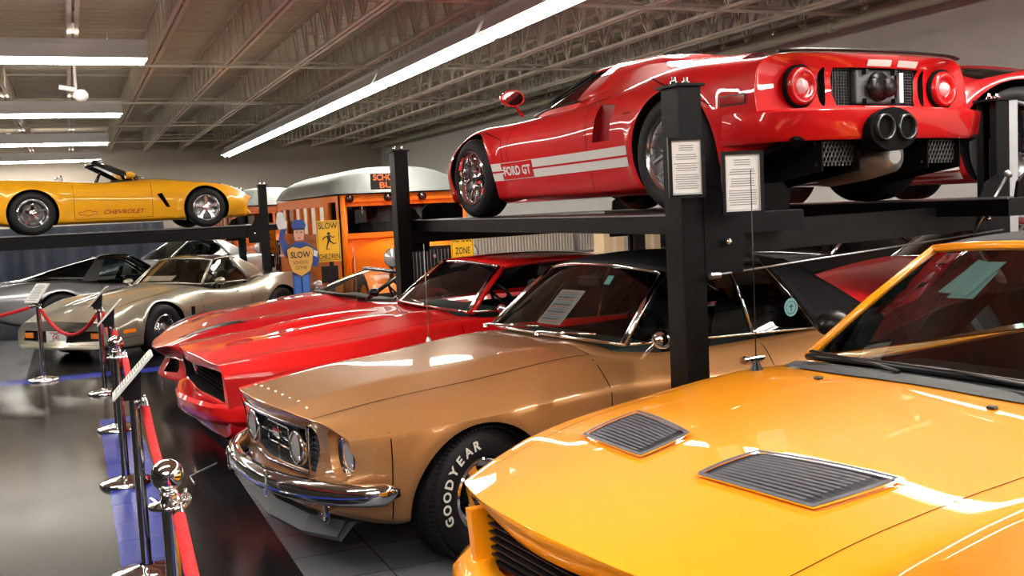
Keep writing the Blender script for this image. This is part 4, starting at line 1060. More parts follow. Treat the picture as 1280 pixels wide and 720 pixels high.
# =================================================================== orange modern convertible in front
ORANGE = mat('orange_paint', (.95, .33, .004), .45, .0, 1., spec=.2)
def orange_car():
    car = empty('convertible_car', (2.13, 2.80, 0), radians(185.6), 'bright orange-yellow convertible with two black hood vents, filling the right foreground', 'car')
    cv = dict(us=stn(.93, -3.84, (.8, .7, .5)),
      W=[(.93, .82), (.7, .91), (.2, .97), (-.7, .975), (-3, .97), (-3.84, .86)],
      Zc=[(.93, .76), (.7, .80), (.3, .88), (0, .91), (-.7, .965), (-1.5, .95), (-2.6, 1.0), (-3.84, .96)],
      Wc=[(.93, .75), (.5, .89), (-.7, .94), (-3.84, .80)],
      z4=[(.93, .66), (0, .74), (-.8, .78), (-3.84, .8)], zs=[(.93, .22), (.5, .2), (-3.2, .2), (-3.84, .4)],
      zm=[(.93, .45), (0, .5), (-3.84, .55)],
      Wh=[(.93, .64), (.3, .80), (-.6, .86)], Zh=[(.93, .765), (.7, .81), (.3, .895), (0, .93), (-.7, .985), (-1.2, .96), (-3, 1.0), (-3.84, .97)],
      Wi=[(.93, .38), (-.7, .52)], Zi=[(.93, .79), (.7, .84), (.3, .925), (0, .96), (-.7, 1.01), (-1.2, .96), (-3.84, .98)],
      Zt=[(.93, .80), (.7, .85), (.3, .94), (0, .98), (-.7, 1.03), (-1.2, .97), (-3.84, .99)],
      bowF=.18, bf0=.2, bp=2.2, bowR=.08, rakeF=.18, crease={4: .3, 5: .35, 6: .1, 7: .25}, cn=.55,
      arches=[(0, .34, .385, .34), (-2.72, .34, .385, .34)], flares=[(0, .34, .42, .012), (-2.72, .34, .42, .012)])
    me = do_body(cv, ORANGE, 3)
    gcv = mat('grille_black', (.012, .011, .012), .5)
    cuts = arch_cuts(cv)+[prism_cut([(.66, -.74, .70), (.66, .74, .70), (.66, .66, .50), (.66, -.66, .50)], (.6, 0, 0), gcv)]
    cuts.append(prism_cut([(-.74, .70, .5), (-1.0, .78, .5), (-2.5, .76, .5), (-2.9, .6, .5), (-2.9, -.6, .5), (-2.5, -.76, .5), (-1.0, -.78, .5), (-.74, -.70, .5)], (0, 0, .9), INTER))
    me = cut(me, cuts); S = Surf(me)
    vts = lambda s: [(.37, s*.50), (.50, s*.24), (.16, s*.16), (.02, s*.56)]
    split_panels(me, car, [hood_spec(.93, .70, -.66, .85, .70)])
    gaps(car, S, [('top', [(.70, .73), (.3, .78), (-.64, .85), (-.68, .3), (-.68, -.3), (-.64, -.85), (.3, -.78), (.70, -.73)], 1)], w=.003)
    for s in (1, -1):
        b = MB().use(mat('vent_black', (.022, .024, .032), .6, bump=.1, bscale=300))
        A, B_, C_, D = (.50, s*.22), (.50, s*.53), (.10, s*.60), (.10, s*.22)
        A, B_, C_, D = (.48, s*.14), (.43, s*.57), (.15, s*.62), (.26, s*.16)
        def fn(a, c):
            x_, y_ = 2*a-1, 2*c-1; a, c = (x_*sqrt(1-.09*y_*y_)+1)/2, (y_*sqrt(1-.09*x_*x_)+1)/2
            p = Vector(A).lerp(Vector(B_), c); q = Vector(D).lerp(Vector(C_), c); r = p.lerp(q, a); return r.x, r.y
        S.patch(b, 'top', fn, 12, 10, off=.004)
        b.use(mat('vent_slat', (.055, .058, .075), .5))
        for i in range(1, 13):
            p = [fn(i/13, c) for c in (.10, .3, .5, .7, .90)]; S.ribbon(b, 'top', p, .009, off=.013)
        b.use(MC['vent_slat']); fr = [fn(*k) for k in [(0, t/8) for t in range(9)]+[(t/8, 1) for t in range(1, 9)]+[(1, 1-t/8) for t in range(1, 9)]+[(1-t/8, 0) for t in range(1, 9)]]; S.ribbon(b, 'top', fr, .016, off=.012)
        b.build('hood_vent', car, norm=False)
        b = MB().use(ORANGE); lo = [Vector((p[0], p[1])) for p in fr]; ce = sum(lo, Vector((0, 0)))/len(lo); lo = [ce+(p-ce)*1.06 for p in lo]
        S.ribbon(b, 'top', lo, .012, off=.010); b.build('vent_rim', car, norm=False)
    for s in (1, -1): b = MB().use(mat('washer_nozzle', (.01, .01, .01), .3)); q = S.top(-.52, s*.38+.02); b.box(q+Vector((0, 0, .003)), (.026, .030, .012), None, .005); b.build('washer_nozzle', car)
    # grille insert and round fogs, headlamps
    b = MB().use(gcv)
    for i in range(8): b.box((.78, 0, .515+.026*i), (.10, 1.34, .006))
    for i in range(38): b.box((.76, -.66+.036*i, .60), (.06, .004, .2))
    b.build('grille', car)
    for s in (1, -1): b = MB().use(ORANGE); b.prism([(.80, s*.545, .50), (.80, s*.575, .50), (.80, s*.615, .70), (.80, s*.575, .70)], (.09, 0, 0)); b.build('grille_divider', car)
    for s in (1, -1):
        b = MB().use(CHROME); b.lathe([(.70, .001), (.71, .08), (.76, .09)], (0, s*.67, .60), 'x', 28)
        b.use(LENS); b.lathe([(.75, .09), (.79, .05), (.80, .001)], (0, s*.67, .60), 'x', 28); b.build('headlamp', car)
    # bumper nose
    b = MB().use(ORANGE); path = [(.45, .90), (.62, .875), (.78, .80), (.90, .66), (.97, .45), (1.0, .2), (1.01, 0)]; path = path+[(a, -c) for a, c in path[-2::-1]]
    rows = []
    for i, (uu, vv) in enumerate(path):
        rows.append([Vector((uu-.10, vv*.93, .53)), Vector((uu-.02, vv*.99, .525)), Vector((uu+.025, vv*1.01, .49)), Vector((uu+.035, vv*1.015, .43)), Vector((uu+.01, vv, .34)), Vector((uu-.03, vv*.98, .22)), Vector((uu-.12, vv*.9, .2))])
    b.grid(rows, True, True); b.build('front_bumper', car)
    # windscreen, black cowl, roof
    glasshouse(car, dict(wb=((-.76, 1.05), (-.90, .80, 1.01)), wt=((-1.36, 1.48), (-1.48, .60, 1.45)), rt=((-2.35, 1.48), (-2.4, .58, 1.43)), rb=((-3.0, 1.05), (-2.95, .66, 1.03)),
        cp=(-2.25, -2.45), beltv=.80, beltz=.99, roofmat=VINYL, crown=.04, trim=ORANGE, basetrim=BLACK, trim_r=.022, pillar_r=.03, lip=.04, glass=glassmat('screen_glass', (.62, .74, .72), 1.6), sideglass=DGLASS))
    b = MB().use(BLACK); cb = qcurve((-.755, 1.045), (-.89, .78, 1.005)); b.tube(cb, .012, 6, flat=(1, .6)); b.build('windshield_seal', car)
    b = MB().use(mat('cowl_plastic', (.035, .037, .04), .6)); r0 = [p+Vector((.015, 0, -.012)) for p in cb]; r1 = []
    for p in r0:
        q = S.top(min(-.62, p.x+.14), p.y, .006); r1.append(q if q else p+Vector((.12, 0, -.03)))
    b.grid([r0, [a.lerp(c, .5)+Vector((0, 0, .012)) for a, c in zip(r0, r1)], r1]); b.build('cowl_panel', car, norm=False)
    for t in ((.55, -.05), (-.12, -.66)):
        b = MB().use(BLACK); b.tube([(-.69, t[0], 1.045), (-.72, lerp(t[0], t[1], .3), 1.058), (-.78, t[1], 1.06)], .010, 6, flat=(1.3, .7)); b.build('wiper', car)
    cabin(car, dict(dash=(-1.15, .97, .66), seat=(-1.95, .5)), mat('charcoal_leather', (.03, .03, .032), .5))
    b = MB().use(INTER); b.box((-1.42, 0, 1.36), (.05, .24, .07), None, .015); b.build('rear_view_mirror', car)
    b = MB()
    w0 = Vector((-1.02, -.80, 1.0)); w1 = Vector((-1.56, -.60, 1.365))
    def onglass(s, t, off=.012):
        cb_, ct = qcurve((-.76, 1.05), (-.90, .80, 1.01), 40), qcurve((-1.36, 1.48), (-1.48, .60, 1.45), 40)
        k = int(round((s+1)*20)); p = cb_[k].lerp(ct[k], t)+Vector((0, 0, .012*4*t*(1-t))); return p+Vector((-.5, 0, -.8)).normalized()*off
    b.use(mat('pink_sticker', (.75, .35, .35), .6)); b.poly([onglass(-.78, .86), onglass(-.64, .86), onglass(-.66, .96), onglass(-.80, .96)])
    p = onglass(-.72, .91, .008)
    fit_text(b, '31', p, (0, 1, 0), (-.75, 0, .66), .07, .03, mat('sticker_print', (.2, .02, .03), .6), .02)
    b.build('window_sticker', car, norm=False)
    for s in (1, -1): mirror_pod(car, (-1.25, s*1.02, 1.10), s, BLACK, size=(.12, .2, .13), stalk=(-1.2, s*.86, 1.03))
    for u in (0, -2.72):
        for s in (1, -1): wheel(car, u, s*.80, .345, .24, .235, 'plain')
    b = MB().use(BLACK); q = S.top(-.60, -.80); b.lathe([(0, .03), (.012, .025), (.04, .008)], q, 'z', 14); b.tube([q+Vector((0, 0, .03)), q+Vector((0, 0, .85))], [.003, .0018], 6)
    b.build('aerial', car)
    papers = MB().use(mat('teal_paper', (.32, .56, .56), .7)); papers.poly([onglass(-.52, .62, .03), onglass(-.24, .60, .03), onglass(-.20, .90, .03), onglass(-.36, .90, .03), onglass(-.46, .92, .03)])
    papers.poly([onglass(-.42, .58, .034), onglass(-.2, .58, .034), onglass(-.22, .82, .034), onglass(-.36, .82, .034)])
    o = papers.build('paper_sheet', car, norm=False); o['label'] = 'pale teal paper taped inside the windshield'
    return car, S
# =================================================================== red early-seventies coupe
RED = mat('bright_red_paint', (.62, .006, .006), .45, 0, 1., spec=.15)
RED2 = mat('deep_red_paint', (.50, .004, .008), .45, 0, 1., spec=.15)
def mach_car():
    car = empty('muscle_car', (1.70, 8.0, 0), radians(184), 'red seventies muscle car with black grille recess, parked just behind the gold coupe', 'car')
    cv = dict(us=stn(.97, -3.89, (.7, .5)),
      W=[(.97, .84), (.5, .92), (0, .94), (-.8, .94), (-3, .95), (-3.89, .86)],
      Zc=[(.97, .76), (.5, .80), (0, .82), (-.9, .90), (-1.6, .88), (-2.6, .92), (-3.89, .86)],
      Wc=[(.97, .76), (0, .83), (-3.89, .78)], z4=[(.97, .68), (0, .70), (-3.89, .72)],
      zs=[(.97, .24), (.5, .2), (-3, .2), (-3.89, .36)], zm=[(.97, .47), (0, .48), (-3.89, .52)],
      Wh=[(.97, .66), (-.9, .70)], Zh=[(.97, .755), (.5, .805), (0, .84), (-.9, .92), (-1.4, .88), (-3.89, .88)],
      Wi=[(.97, .33), (-.9, .40)], Zi=[(.97, .785), (.5, .85), (0, .89), (-.9, .955), (-1.4, .9), (-3.89, .89)],
      Zt=[(.97, .785), (.5, .84), (0, .88), (-.9, .95), (-1.4, .9), (-3.89, .89)],
      bowF=.10, bf0=.3, rakeF=.10, crease={4: .5, 5: .5, 7: .6, 6: .2}, cn=.85,
      arches=[(0, .33, .37, .34), (-2.77, .33, .37, .34)], flares=[])
    me = do_body(cv, RED, 3)
    cuts = arch_cuts(cv)+[prism_cut([(.70, -.80, .71), (.70, .80, .71), (.70, .74, .49), (.70, -.74, .49)], (.6, 0, 0), MATTE)]
    cuts.append(prism_cut([(-.90, .68, .5), (-1.1, .76, .5), (-2.6, .74, .5), (-2.6, -.74, .5), (-1.1, -.76, .5), (-.90, -.68, .5)], (0, 0, .8), INTER))
    me = cut(me, cuts); S = Surf(me)
    split_panels(me, car, [hood_spec(.92, .72, -.86, .74, .68), door_spec('door', 1, -.86, -2.1, .28, .96)])
    gaps(car, S, [('top', [(.86, .72), (-.86, .74), (-.86, -.74), (.86, -.72)], 1), ('side', [(-.86, .93), (-.88, .29), (-2.1, .29), (-2.1, .9)], 1)])
    for s in (1, -1):   # hood scoops
        b = MB().use(RED)
        def fn(a, c): return lerp(-.55, .35, a), s*lerp(.14, .38, c)
        rows = []
        for i in range(9):
            a = i/8; rows.append([S.top(*fn(a, c), .002)+Vector((0, 0, .028*sin(pi*min(1,a*1.0))**.5*(1-(2*c-1)**4))) for c in [k/8 for k in range(9)]])
        b.grid(rows); b.build('hood_scoop', car)
    for s in (1, -1):
        b = MB().use(CHROME); b.lathe([(.72, .001), (.73, .085), (.80, .095), (.80, .085)], (.03, s*.66, .60), 'x', 28)
        b.use(LENS); b.lathe([(.78, .088), (.80, .05), (.81, .001)], (.03, s*.66, .60), 'x', 28); b.build('headlamp', car)
    b = MB().use(MATTE)
    for i in range(6): b.box((.83, 0, .51+.032*i), (.02, 1.04, .005))
    for i in range(26): b.box((.82, -.5+.04*i, .60), (.02, .004, .19))
    b.build('grille', car)
    # body coloured bumper, thick and protruding
    b = MB().use(RED); path = [(.60, .94), (.74, .905), (.85, .82), (.95, .62), (1.0, .4), (1.03, .2), (1.05, 0)]; path = path+[(a, -c) for a, c in path[-2::-1]]; rows = []
    for uu, vv in path: rows.append([Vector((uu-.12, vv*.94, .47)), Vector((uu, vv, .48)), Vector((uu+.02, vv*1.01, .455)), Vector((uu+.015, vv*1.01, .37)), Vector((uu-.02, vv*.98, .33)), Vector((uu-.12, vv*.94, .33))])
    b.grid(rows, True, True); b.build('front_bumper', car, sharp=40)
    b = MB().use(MATTE); b.box((.78, 0, .19), (.2, 1.5, .10), None, .02); b.build('air_dam', car)
    glasshouse(car, dict(wb=((-.80, .985), (-.96, .74, .95)), wt=((-1.22, 1.30), (-1.32, .58, 1.265)), rt=((-2.35, 1.30), (-2.4, .56, 1.26)), rb=((-3.3, .95), (-3.2, .62, .93)),
        cp=(-2.4, -2.7), beltv=.80, beltz=.92, roofmat=RED, crown=.03, trim_r=.012, pillar_r=.018, inner_pillar=.028, glass=glassmat('screen_glass', (.55, .66, .64)), sideglass=GLASS))
    cabin(car, dict(dash=(-1.05, .95, .64), seat=(-1.85, .46)), mat('black_seat_vinyl', (.02, .022, .022), .5))
    b = MB().use(CHROME); b.tube([(-.79, .3, .995), (-.82, .0, 1.01), (-.88, -.28, 1.01)], .006); b.build('wiper', car); b = MB().use(CHROME); b.tube([(-.79, -.25, .995), (-.86, -.5, 1.0)], .006); b.build('wiper', car)
    b = MB().use(STEEL); q = S.top(-.62, -.84); b.lathe([(0, .02), (.03, .006)], q, 'z', 12); b.tube([q, q+Vector((0, 0, .58))], [.003, .0015], 6); b.build('aerial', car)
    mirror_pod(car, (-1.12, .99, .98), 1, CHROME, size=(.07, .12, .08), stalk=(-1.2, .90, .9))
    for u in (0, -2.77):
        for s in (1, -1): wheel(car, u, s*.80, .335, .21, .19, 'magnum')
    return car, S
# =================================================================== red roadster
def viper_car():
    car = empty('roadster', (1.62, 10.7, 0), radians(185), 'low red open roadster with black-framed windshield, beyond the muscle car', 'car')
    cv = dict(us=stn(.98, -3.40, (.8, .6)),
      W=[(.98, .62), (.8, .82), (.4, .93), (0, .96), (-.8, .94), (-1.6, .92), (-2.44, .97), (-3.4, .80)],
      Zc=[(.98, .56), (.8, .67), (.4, .79), (0, .82), (-.5, .82), (-1.0, .84), (-1.8, .82), (-2.44, .88), (-3.4, .82)],
      Wc=[(.98, .48), (.8, .62), (.4, .72), (0, .76), (-1, .80), (-3.4, .66)], z4=[(.98, .45), (0, .62), (-3.4, .66)],
      zs=[(.98, .24), (.6, .16), (-3, .16), (-3.4, .34)], zm=[(.98, .38), (0, .42), (-3.4, .48)],
      Wh=[(.98, .36), (.4, .50), (-1, .55)], Zh=[(.98, .57), (.6, .70), (.3, .75), (0, .76), (-.8, .87), (-1.4, .8), (-3.4, .82)],
      Wi=[(.98, .18), (-1, .3)], Zi=[(.98, .54), (.6, .70), (.3, .80), (0, .85), (-.8, .93), (-1.4, .82), (-3.4, .82)], Zt=[(.98, .54), (.6, .70), (.3, .80), (0, .85), (-.8, .93), (-1.4, .82), (-3.4, .82)],
      bowF=.22, bf0=.1, bowR=.15, rakeF=.0, crease={5: .1, 7: .1}, cn=.2, ct=.2,
      arches=[(0, .325, .37, .34), (-2.44, .335, .38, .34)], flares=[(0, .33, .4, .02)])
    me = do_body(cv, RED2, 3)
    cuts = arch_cuts(cv)+[prism_cut([(.80, s*a, z) for a, z in ((.12, .30), (.40, .31), (.38, .42), (.14, .43))], (.5, 0, 0), MATTE) for s in (1, -1)]
    cuts.append(prism_cut([(-1.0, .62, .4), (-2.1, .66, .4), (-2.1, -.66, .4), (-1.0, -.62, .4)], (0, 0, .8), INTER))
    me = cut(me, cuts); S = Surf(me)
    split_panels(me, car, [hood_spec(.6, .5, -.8, .66, .60)])
    gaps(car, S, [('top', [(.62, .3), (.55, .55), (.2, .66), (-.8, .70), (-.8, -.70), (.2, -.66), (.55, -.55), (.62, -.3)], 1)])
    for s in (1, -1):
        b = MB().use(BLACK); 
        def fn(a, c): 
            p = Vector((.74, s*.50)).lerp(Vector((.22, s*.74)), a); w = .075*sin(pi*min(1, a*.9+.1))+.005; return p.x, p.y+s*(c-.5)*2*w*.8
        S.patch(b, 'top', fn, 12, 5, off=.005); b.build('headlamp', car, norm=False)
    b = MB().use(BLACK); wb = qcurve((-.72, .935), (-1.0, .70, .88)); wt = qcurve((-1.32, 1.13), (-1.45, .56, 1.10))
    b.tube(wb, .018, 6); b.tube(wt, .022, 8)
    for s in (0, -1): b.tube([wb[s], wt[s]], .022, 8)
    b.use(ALU); b.tube([p+Vector((.02, 0, .008)) for p in wt], .008, 6); b.build('windshield_frame', car)
    b = MB().use(glassmat('screen_glass', (.55, .66, .64))); b.grid(loft(wb, wt, 8, .01)); b.build('windshield', car)
    cabin(car, dict(dash=(-1.05, .86, .6), seat=(-1.75, .30), head=False), mat('red_seat', (.35, .01, .015), .5), rear=False)
    for s in (1, -1): mirror_pod(car, (-.98, s*.90, .95), s, BLACK if s > 0 else mat('silver_plastic', (.5, .5, .5), .3, .5), size=(.08, .16, .09), stalk=(-.95, s*.76, .86))
    b = MB().use(BLACK); b.tube([(-.72, -.2, .95), (-.95, -.55, .93)], .01, 6); b.build('wiper', car)
    for u in (0, -2.44):
        for s in (1, -1): wheel(car, u, s*.80, .33, .26, .22, 'plain')
    return car, S
# =================================================================== fibreglass sports coupes (left background)
def c3_body(name, loc, rz, label, paint, rearend=False, dark=False):
    car = empty(name, loc, rz, label, 'car')
    cv = dict(us=stn(1.0, -3.70, (.85, .6, .4)),
      W=[(1.0, .80), (.7, .86), (.3, .91), (0, .92), (-.7, .86), (-1.4, .80), (-2.0, .84), (-2.49, .91), (-3.1, .88), (-3.7, .78)],
      Zc=[(1.0, .52), (.7, .62), (.4, .74), (.1, .82), (-.2, .82), (-.8, .79), (-1.4, .74), (-2.0, .80), (-2.4, .90), (-2.8, .91), (-3.7, .82)],
      Wc=[(1.0, .68), (.5, .74), (0, .77), (-.8, .76), (-1.6, .74), (-2.4, .76), (-3.7, .66)],
      z4=[(1.0, .42), (.5, .52), (0, .60), (-1.4, .60), (-2.4, .66), (-3.7, .66)], W4=[(1.0, .81), (.7, .87), (0, .91), (-1.4, .81), (-2.49, .91), (-3.7, .79)],
      zm=[(1.0, .34), (0, .40), (-3.7, .5)], zs=[(1.0, .20), (.6, .15), (-3, .16), (-3.7, .36)], W2=[(1.0, .76), (.5, .84), (-1.4, .80), (-2.5, .84), (-3.7, .72)],
      Wh=[(1.0, .56), (.4, .56), (0, .56), (-.8, .60), (-3.7, .52)], Zh=[(1.0, .54), (.6, .62), (.3, .68), (0, .72), (-.8, .84), (-1.4, .78), (-2.4, .86), (-3.7, .82)],
      Wi=[(1.0, .25), (-.8, .30)], Zi=[(1.0, .55), (.6, .66), (.3, .74), (0, .80), (-.8, .87), (-1.4, .78), (-2.4, .86), (-3.7, .83)], Zt=[(1.0, .56), (.6, .68), (.3, .76), (0, .82), (-.8, .88), (-1.4, .78), (-2.4, .86), (-3.7, .84)],
      bowF=.16, bf0=.3, bowR=.1, rakeF=-.18, crease={5: .12, 4: .35, 7: .2}, cn=.6, ct=.7,
      arches=[(0, .33, .38, .34), (-2.49, .33, .38, .34)], flares=[(0, .33, .41, .022), (-2.49, .33, .41, .022)])
    me = do_body(cv, paint, 3)
    cuts = arch_cuts(cv)
    for s in (1, -1): cuts.append(prism_cut([(.80, s*a, z) for a, z in ((.17, .28), (.66, .30), (.66, .42), (.17, .42))], (.5, 0, 0), mat('grille_slot', (.01, .01, .01), .5)))
    cuts.append(prism_cut([(-.92, .56, .4), (-1.1, .68, .4), (-1.95, .68, .4), (-2.0, -.68, .4), (-1.1, -.68, .4), (-.92, -.56, .4)], (0, 0, .8), INTER))
    me = cut(me, cuts); S = Surf(me)
    split_panels(me, car, [hood_spec(.45, .52, -.78, .60, .62), door_spec('door', 1, -.78, -1.85, .24, .86), door_spec('door', -1, -.78, -1.85, .24, .86)])
    gaps(car, S, [('top', [(.45, -.52), (.45, .52), (-.78, .62), (-.78, -.62), (.45, -.52)], 1)]+[('side', [(-.78, .80), (-.82, .25), (-1.85, .25), (-1.85, .75)], s) for s in (1, -1)]+[('side', [(1.0, .30), (.45, .32)], s) for s in (1, -1)])
    # fender louvre, side marker, front signals
    for s in (1, -1):
        b = MB().use(AMBER); S.patch(b, 'side', lambda a, c: (lerp(.50, .68, a), lerp(.37, .42, c)), 4, 2, s, .006); b.build('side_marker', car, norm=False)
        b = MB().use(AMBER); b.box((.87, s*.58, .36), (.02, .14, .07)); b.build('parking_lamp', car)
        b = MB().use(GAP); S.patch(b, 'side', lambda a, c: (lerp(-.52, -.60, a), lerp(.40, .58, c)), 2, 4, s, .004); b.build('fender_vent', car, norm=False)
    rm = VINYL if dark else paint
    glasshouse(car, dict(wb=((-.80, .885), (-1.02, .64, .845)), wt=((-1.28, 1.20), (-1.42, .50, 1.16)), rt=((-1.85, 1.20), (-1.92, .50, 1.155)), rb=((-3.05, .90), (-2.9, .52, .88)) if dark else ((-2.55, .93), (-2.5, .56, .9)),
        cp=(-1.78, -1.95), beltv=.70, beltz=.83, roofmat=mat('bronze_glass_roof', (.03, .022, .018), .06, coat=1) if not dark else mat('black_roof', (.01, .01, .012), .15, coat=1), cpmat=mat('black_roof', (.01, .01, .012), .15, coat=1) if dark else paint, crown=.03,
        trim=BLACK if dark else paint, trim_r=.014, pillar_r=.022, glass=glassmat('bronze_glass', (.5, .46, .38)) if not dark else DGLASS, sideglass=GLASS if not dark else glassmat('side_dark_glass', (.3, .34, .34)), rearglass=DGLASS))
    cabin(car, dict(dash=(-1.05, .84, .58), seat=(-1.6, .38)), mat('tan_leather', (.20, .13, .07), .5) if not dark else BLACK, rear=False)
    for s in (1, -1): mirror_pod(car, (-1.12, s*.86, .88), s, paint, size=(.12, .14, .10), stalk=(-1.1, s*.74, .82))
    for s in (1, -1):
        q = S.side(-1.62, .70, s)
        if q: b = MB().use(CHROME); b.lathe([(0, .012), (s*.01, .012), (s*.012, .001)], q, 'y', 10); b.build('door_lock', car)
    for u in (0, -2.49):
        for s in (1, -1): wheel(car, u, s*.78, .335, .24, .2, 'c3')
    if rearend:
        for s in (1, -1):
            b = MB().use(paint); b.prism([(-1.76, s*.535, 1.17), (-1.90, s*.535, 1.175), (-2.16, s*.735, .84), (-1.92, s*.735, .83)], (0, s*.02, 0)); b.build('centre_pillar', car)
        for s in (1, -1):
            for v in (.66, .42):
                b = MB().use(REDLENS); q = S.front(s*v, .66, -1, .0)
                if q: b.lathe([(.0, .06), (-.015, .05), (-.02, .001)], q, 'x', 20); b.build('tail_lamp', car)
        b = MB().use(mat('red_side_marker', (.9, .05, .03), .2, emit=.0, coat=1)); S.patch(b, 'side', lambda a, c: (lerp(-3.42, -3.56, a), lerp(.56, .62, c)), 4, 2, -1, .006); b.build('rear_side_marker', car, norm=False)
    return car, S
SILVER = mat('silver_beige_paint', (.30, .27, .21), .3, .5, 1., flake=.1)
DSILVER = mat('dark_silver_paint', (.27, .27, .28), .3, .5, 1., flake=.1)
def c3_front():
    car, S = c3_body('sports_coupe', (.45, 14.9, 0), radians(222), 'silver-beige sports coupe with bronze roof and front licence plate facing the ropes', SILVER)
    q = S.front(0, .36)
    b = MB().use(WHITE); c = q+Vector((.02, 0, -.02)); b.box(c, (.008, .34, .17), None, .003)
    b.use(mat('plate_red', (.5, .03, .04), .5)); b.lathe([(.006, .055), (.006, .042)], c, 'x', 28); b.box(c+Vector((.007, 0, 0)), (.002, .05, .012)); b.box(c+Vector((.007, .012, .01)), (.002, .02, .03))
    b.box(c+Vector((.007, 0, .068)), (.001, .2, .012)); b.build('licence_plate', car)
    b = MB().use(MATTE); S.ribbon(b, 'front', [(-.78, .21), (.78, .21)], .09, 1, .004); b.build('air_dam', car, norm=False)
    return car, S
# =================================================================== yellow convertible on the left lift
YELLOW = mat('yellow_paint', (.72, .33, .008), .45, 0, 1., spec=.15)
def c5_car(z):
    car = empty('convertible_car', (2.05, 19.0, z), radians(5), 'yellow convertible with red maker lettering on its door, raised on the far lift', 'car')
    cv = dict(us=stn(.98, -3.58, (.8, .6)),
      W=[(.98, .70), (.7, .86), (.3, .93), (0, .94), (-.8, .90), (-1.6, .89), (-2.65, .94), (-3.58, .82)],
      Zc=[(.98, .46), (.8, .54), (.4, .70), (0, .76), (-.5, .78), (-1.2, .78), (-2.0, .82), (-2.65, .88), (-3.2, .90), (-3.58, .88)],
      Wc=[(.98, .56), (.4, .74), (0, .78), (-3.58, .70)], z4=[(.98, .38), (0, .60), (-2.6, .70), (-3.58, .74)], zs=[(.98, .20), (.6, .14), (-3, .15), (-3.58, .34)], zm=[(.98, .30), (0, .38), (-3.58, .5)],
      Zh=[(.98, .48), (.4, .72), (0, .76), (-.9, .84), (-1.5, .80), (-2.2, .84), (-3.58, .89)], Zt=[(.98, .5), (.4, .74), (0, .80), (-.9, .87), (-1.5, .80), (-2.2, .86), (-3.58, .90)],
      bowF=.25, bf0=.2, bowR=.12, crease={5: .2, 4: .2}, cn=.3, ct=.7,
      arches=[(0, .33, .37, .34), (-2.655, .34, .38, .34)], flares=[(0, .33, .4, .015), (-2.655, .34, .41, .015)])
    me = do_body(cv, YELLOW, 3)
    cuts = arch_cuts(cv)+[prism_cut([(-1.0, .62, .4), (-2.2, .70, .4), (-2.2, -.70, .4), (-1.0, -.62, .4)], (0, 0, .8), INTER)]
    for s in (1, -1): cuts.append(prism_cut([(-.58, s*.80, .36), (-.64, s*.80, .36), (-.78, s*.80, .58), (-.70, s*.80, .60)], (0, s*.4, 0), MATTE))
    me = cut(me, cuts); S = Surf(me)
    split_panels(me, car, [door_spec('door', -1, -.86, -2.05, .22, .9), hood_spec(.7, .6, -.8, .74, .60)])
    gaps(car, S, [('side', [(-.86, .80), (-.86, .22), (-2.05, .22), (-2.05, .85)], -1)])
    b = MB(); S.text(b, 'side', 'CHEVROLET', -1.30, .32, .62, .07, mat('badge_red', (.25, .015, .01), .4), -1, .02, 1, 0, .3)
    b.use(MC['badge_red'])
    bow = [(-.17, -.035), (-.05, -.035), (-.06, -.06), (.06, -.06), (.05, -.035), (.17, -.035), (.15, .035), (.06, .035), (.05, .06), (-.05, .06), (-.06, .035), (-.19, .035)]
    S.ribbon(b, 'side', [(-1.84+x*.8, .315+y*.62) for x, y in bow+bow[:1]], .010, -1, .003, .02); b.build('door_lettering', car, norm=False)
    b = MB().use(mat('pale_amber_lens', (.95, .35, .08), .15, coat=1)); S.patch(b, 'side', lambda a, c: (lerp(.70, .84, a), lerp(.44, .50, c)), 4, 2, -1, .006); b.build('front_side_marker', car, norm=False)  # paler amber than the other lenses, no emission
    b = MB().use(REDLENS); S.patch(b, 'side', lambda a, c: (lerp(-3.22, -3.38, a), lerp(.60, .66, c)), 4, 2, -1, .006); b.build('rear_side_marker', car, norm=False)
    for s in (1, -1):
        for v in (.6, .36):
            q = S.front(s*v, .72, -1, 0)
            if q: b = MB().use(REDLENS); b.lathe([(0, .07), (-.01, .06), (-.02, .001)], q, 'x', 18); b.build('tail_lamp', car)
    b = MB().use(BLACK); wb = qcurve((-.86, .88), (-1.12, .70, .84)); wt = qcurve((-1.52, 1.16), (-1.68, .54, 1.13))
    b.tube(wb, .02, 6); b.tube(wt, .04, 8)
    for s in (0, -1): b.tube([wb[s], wt[s]], .03, 8)
    b.build('windshield_frame', car)
    b = MB().use(DGLASS); b.grid(loft(wb, wt, 6, .01)); b.build('windshield', car)
    cabin(car, dict(dash=(-1.15, .84, .6), seat=(-1.85, .30), head=False), mat('white_leather', (.6, .58, .52), .4), rear=False)
    for v in (.36, -.36): b = MB().use(CHROME); b.tube([(-2.16, v-.16, .80), (-2.18, v-.14, .93), (-2.18, v+.14, .93), (-2.16, v+.16, .80)], .016, 8); b.build('roll_hoop', car)
    for s in (1, -1): mirror_pod(car, (-1.18, s*.96, .90), s, YELLOW, size=(.16, .20, .12), stalk=(-1.12, s*.80, .82))
    for s in (1, -1):
        wheel(car, 0, s*.80, .325, .25, .225, 'c5star'); wheel(car, -2.655, s*.80, .34, .27, .235, 'c5')
    return car, S
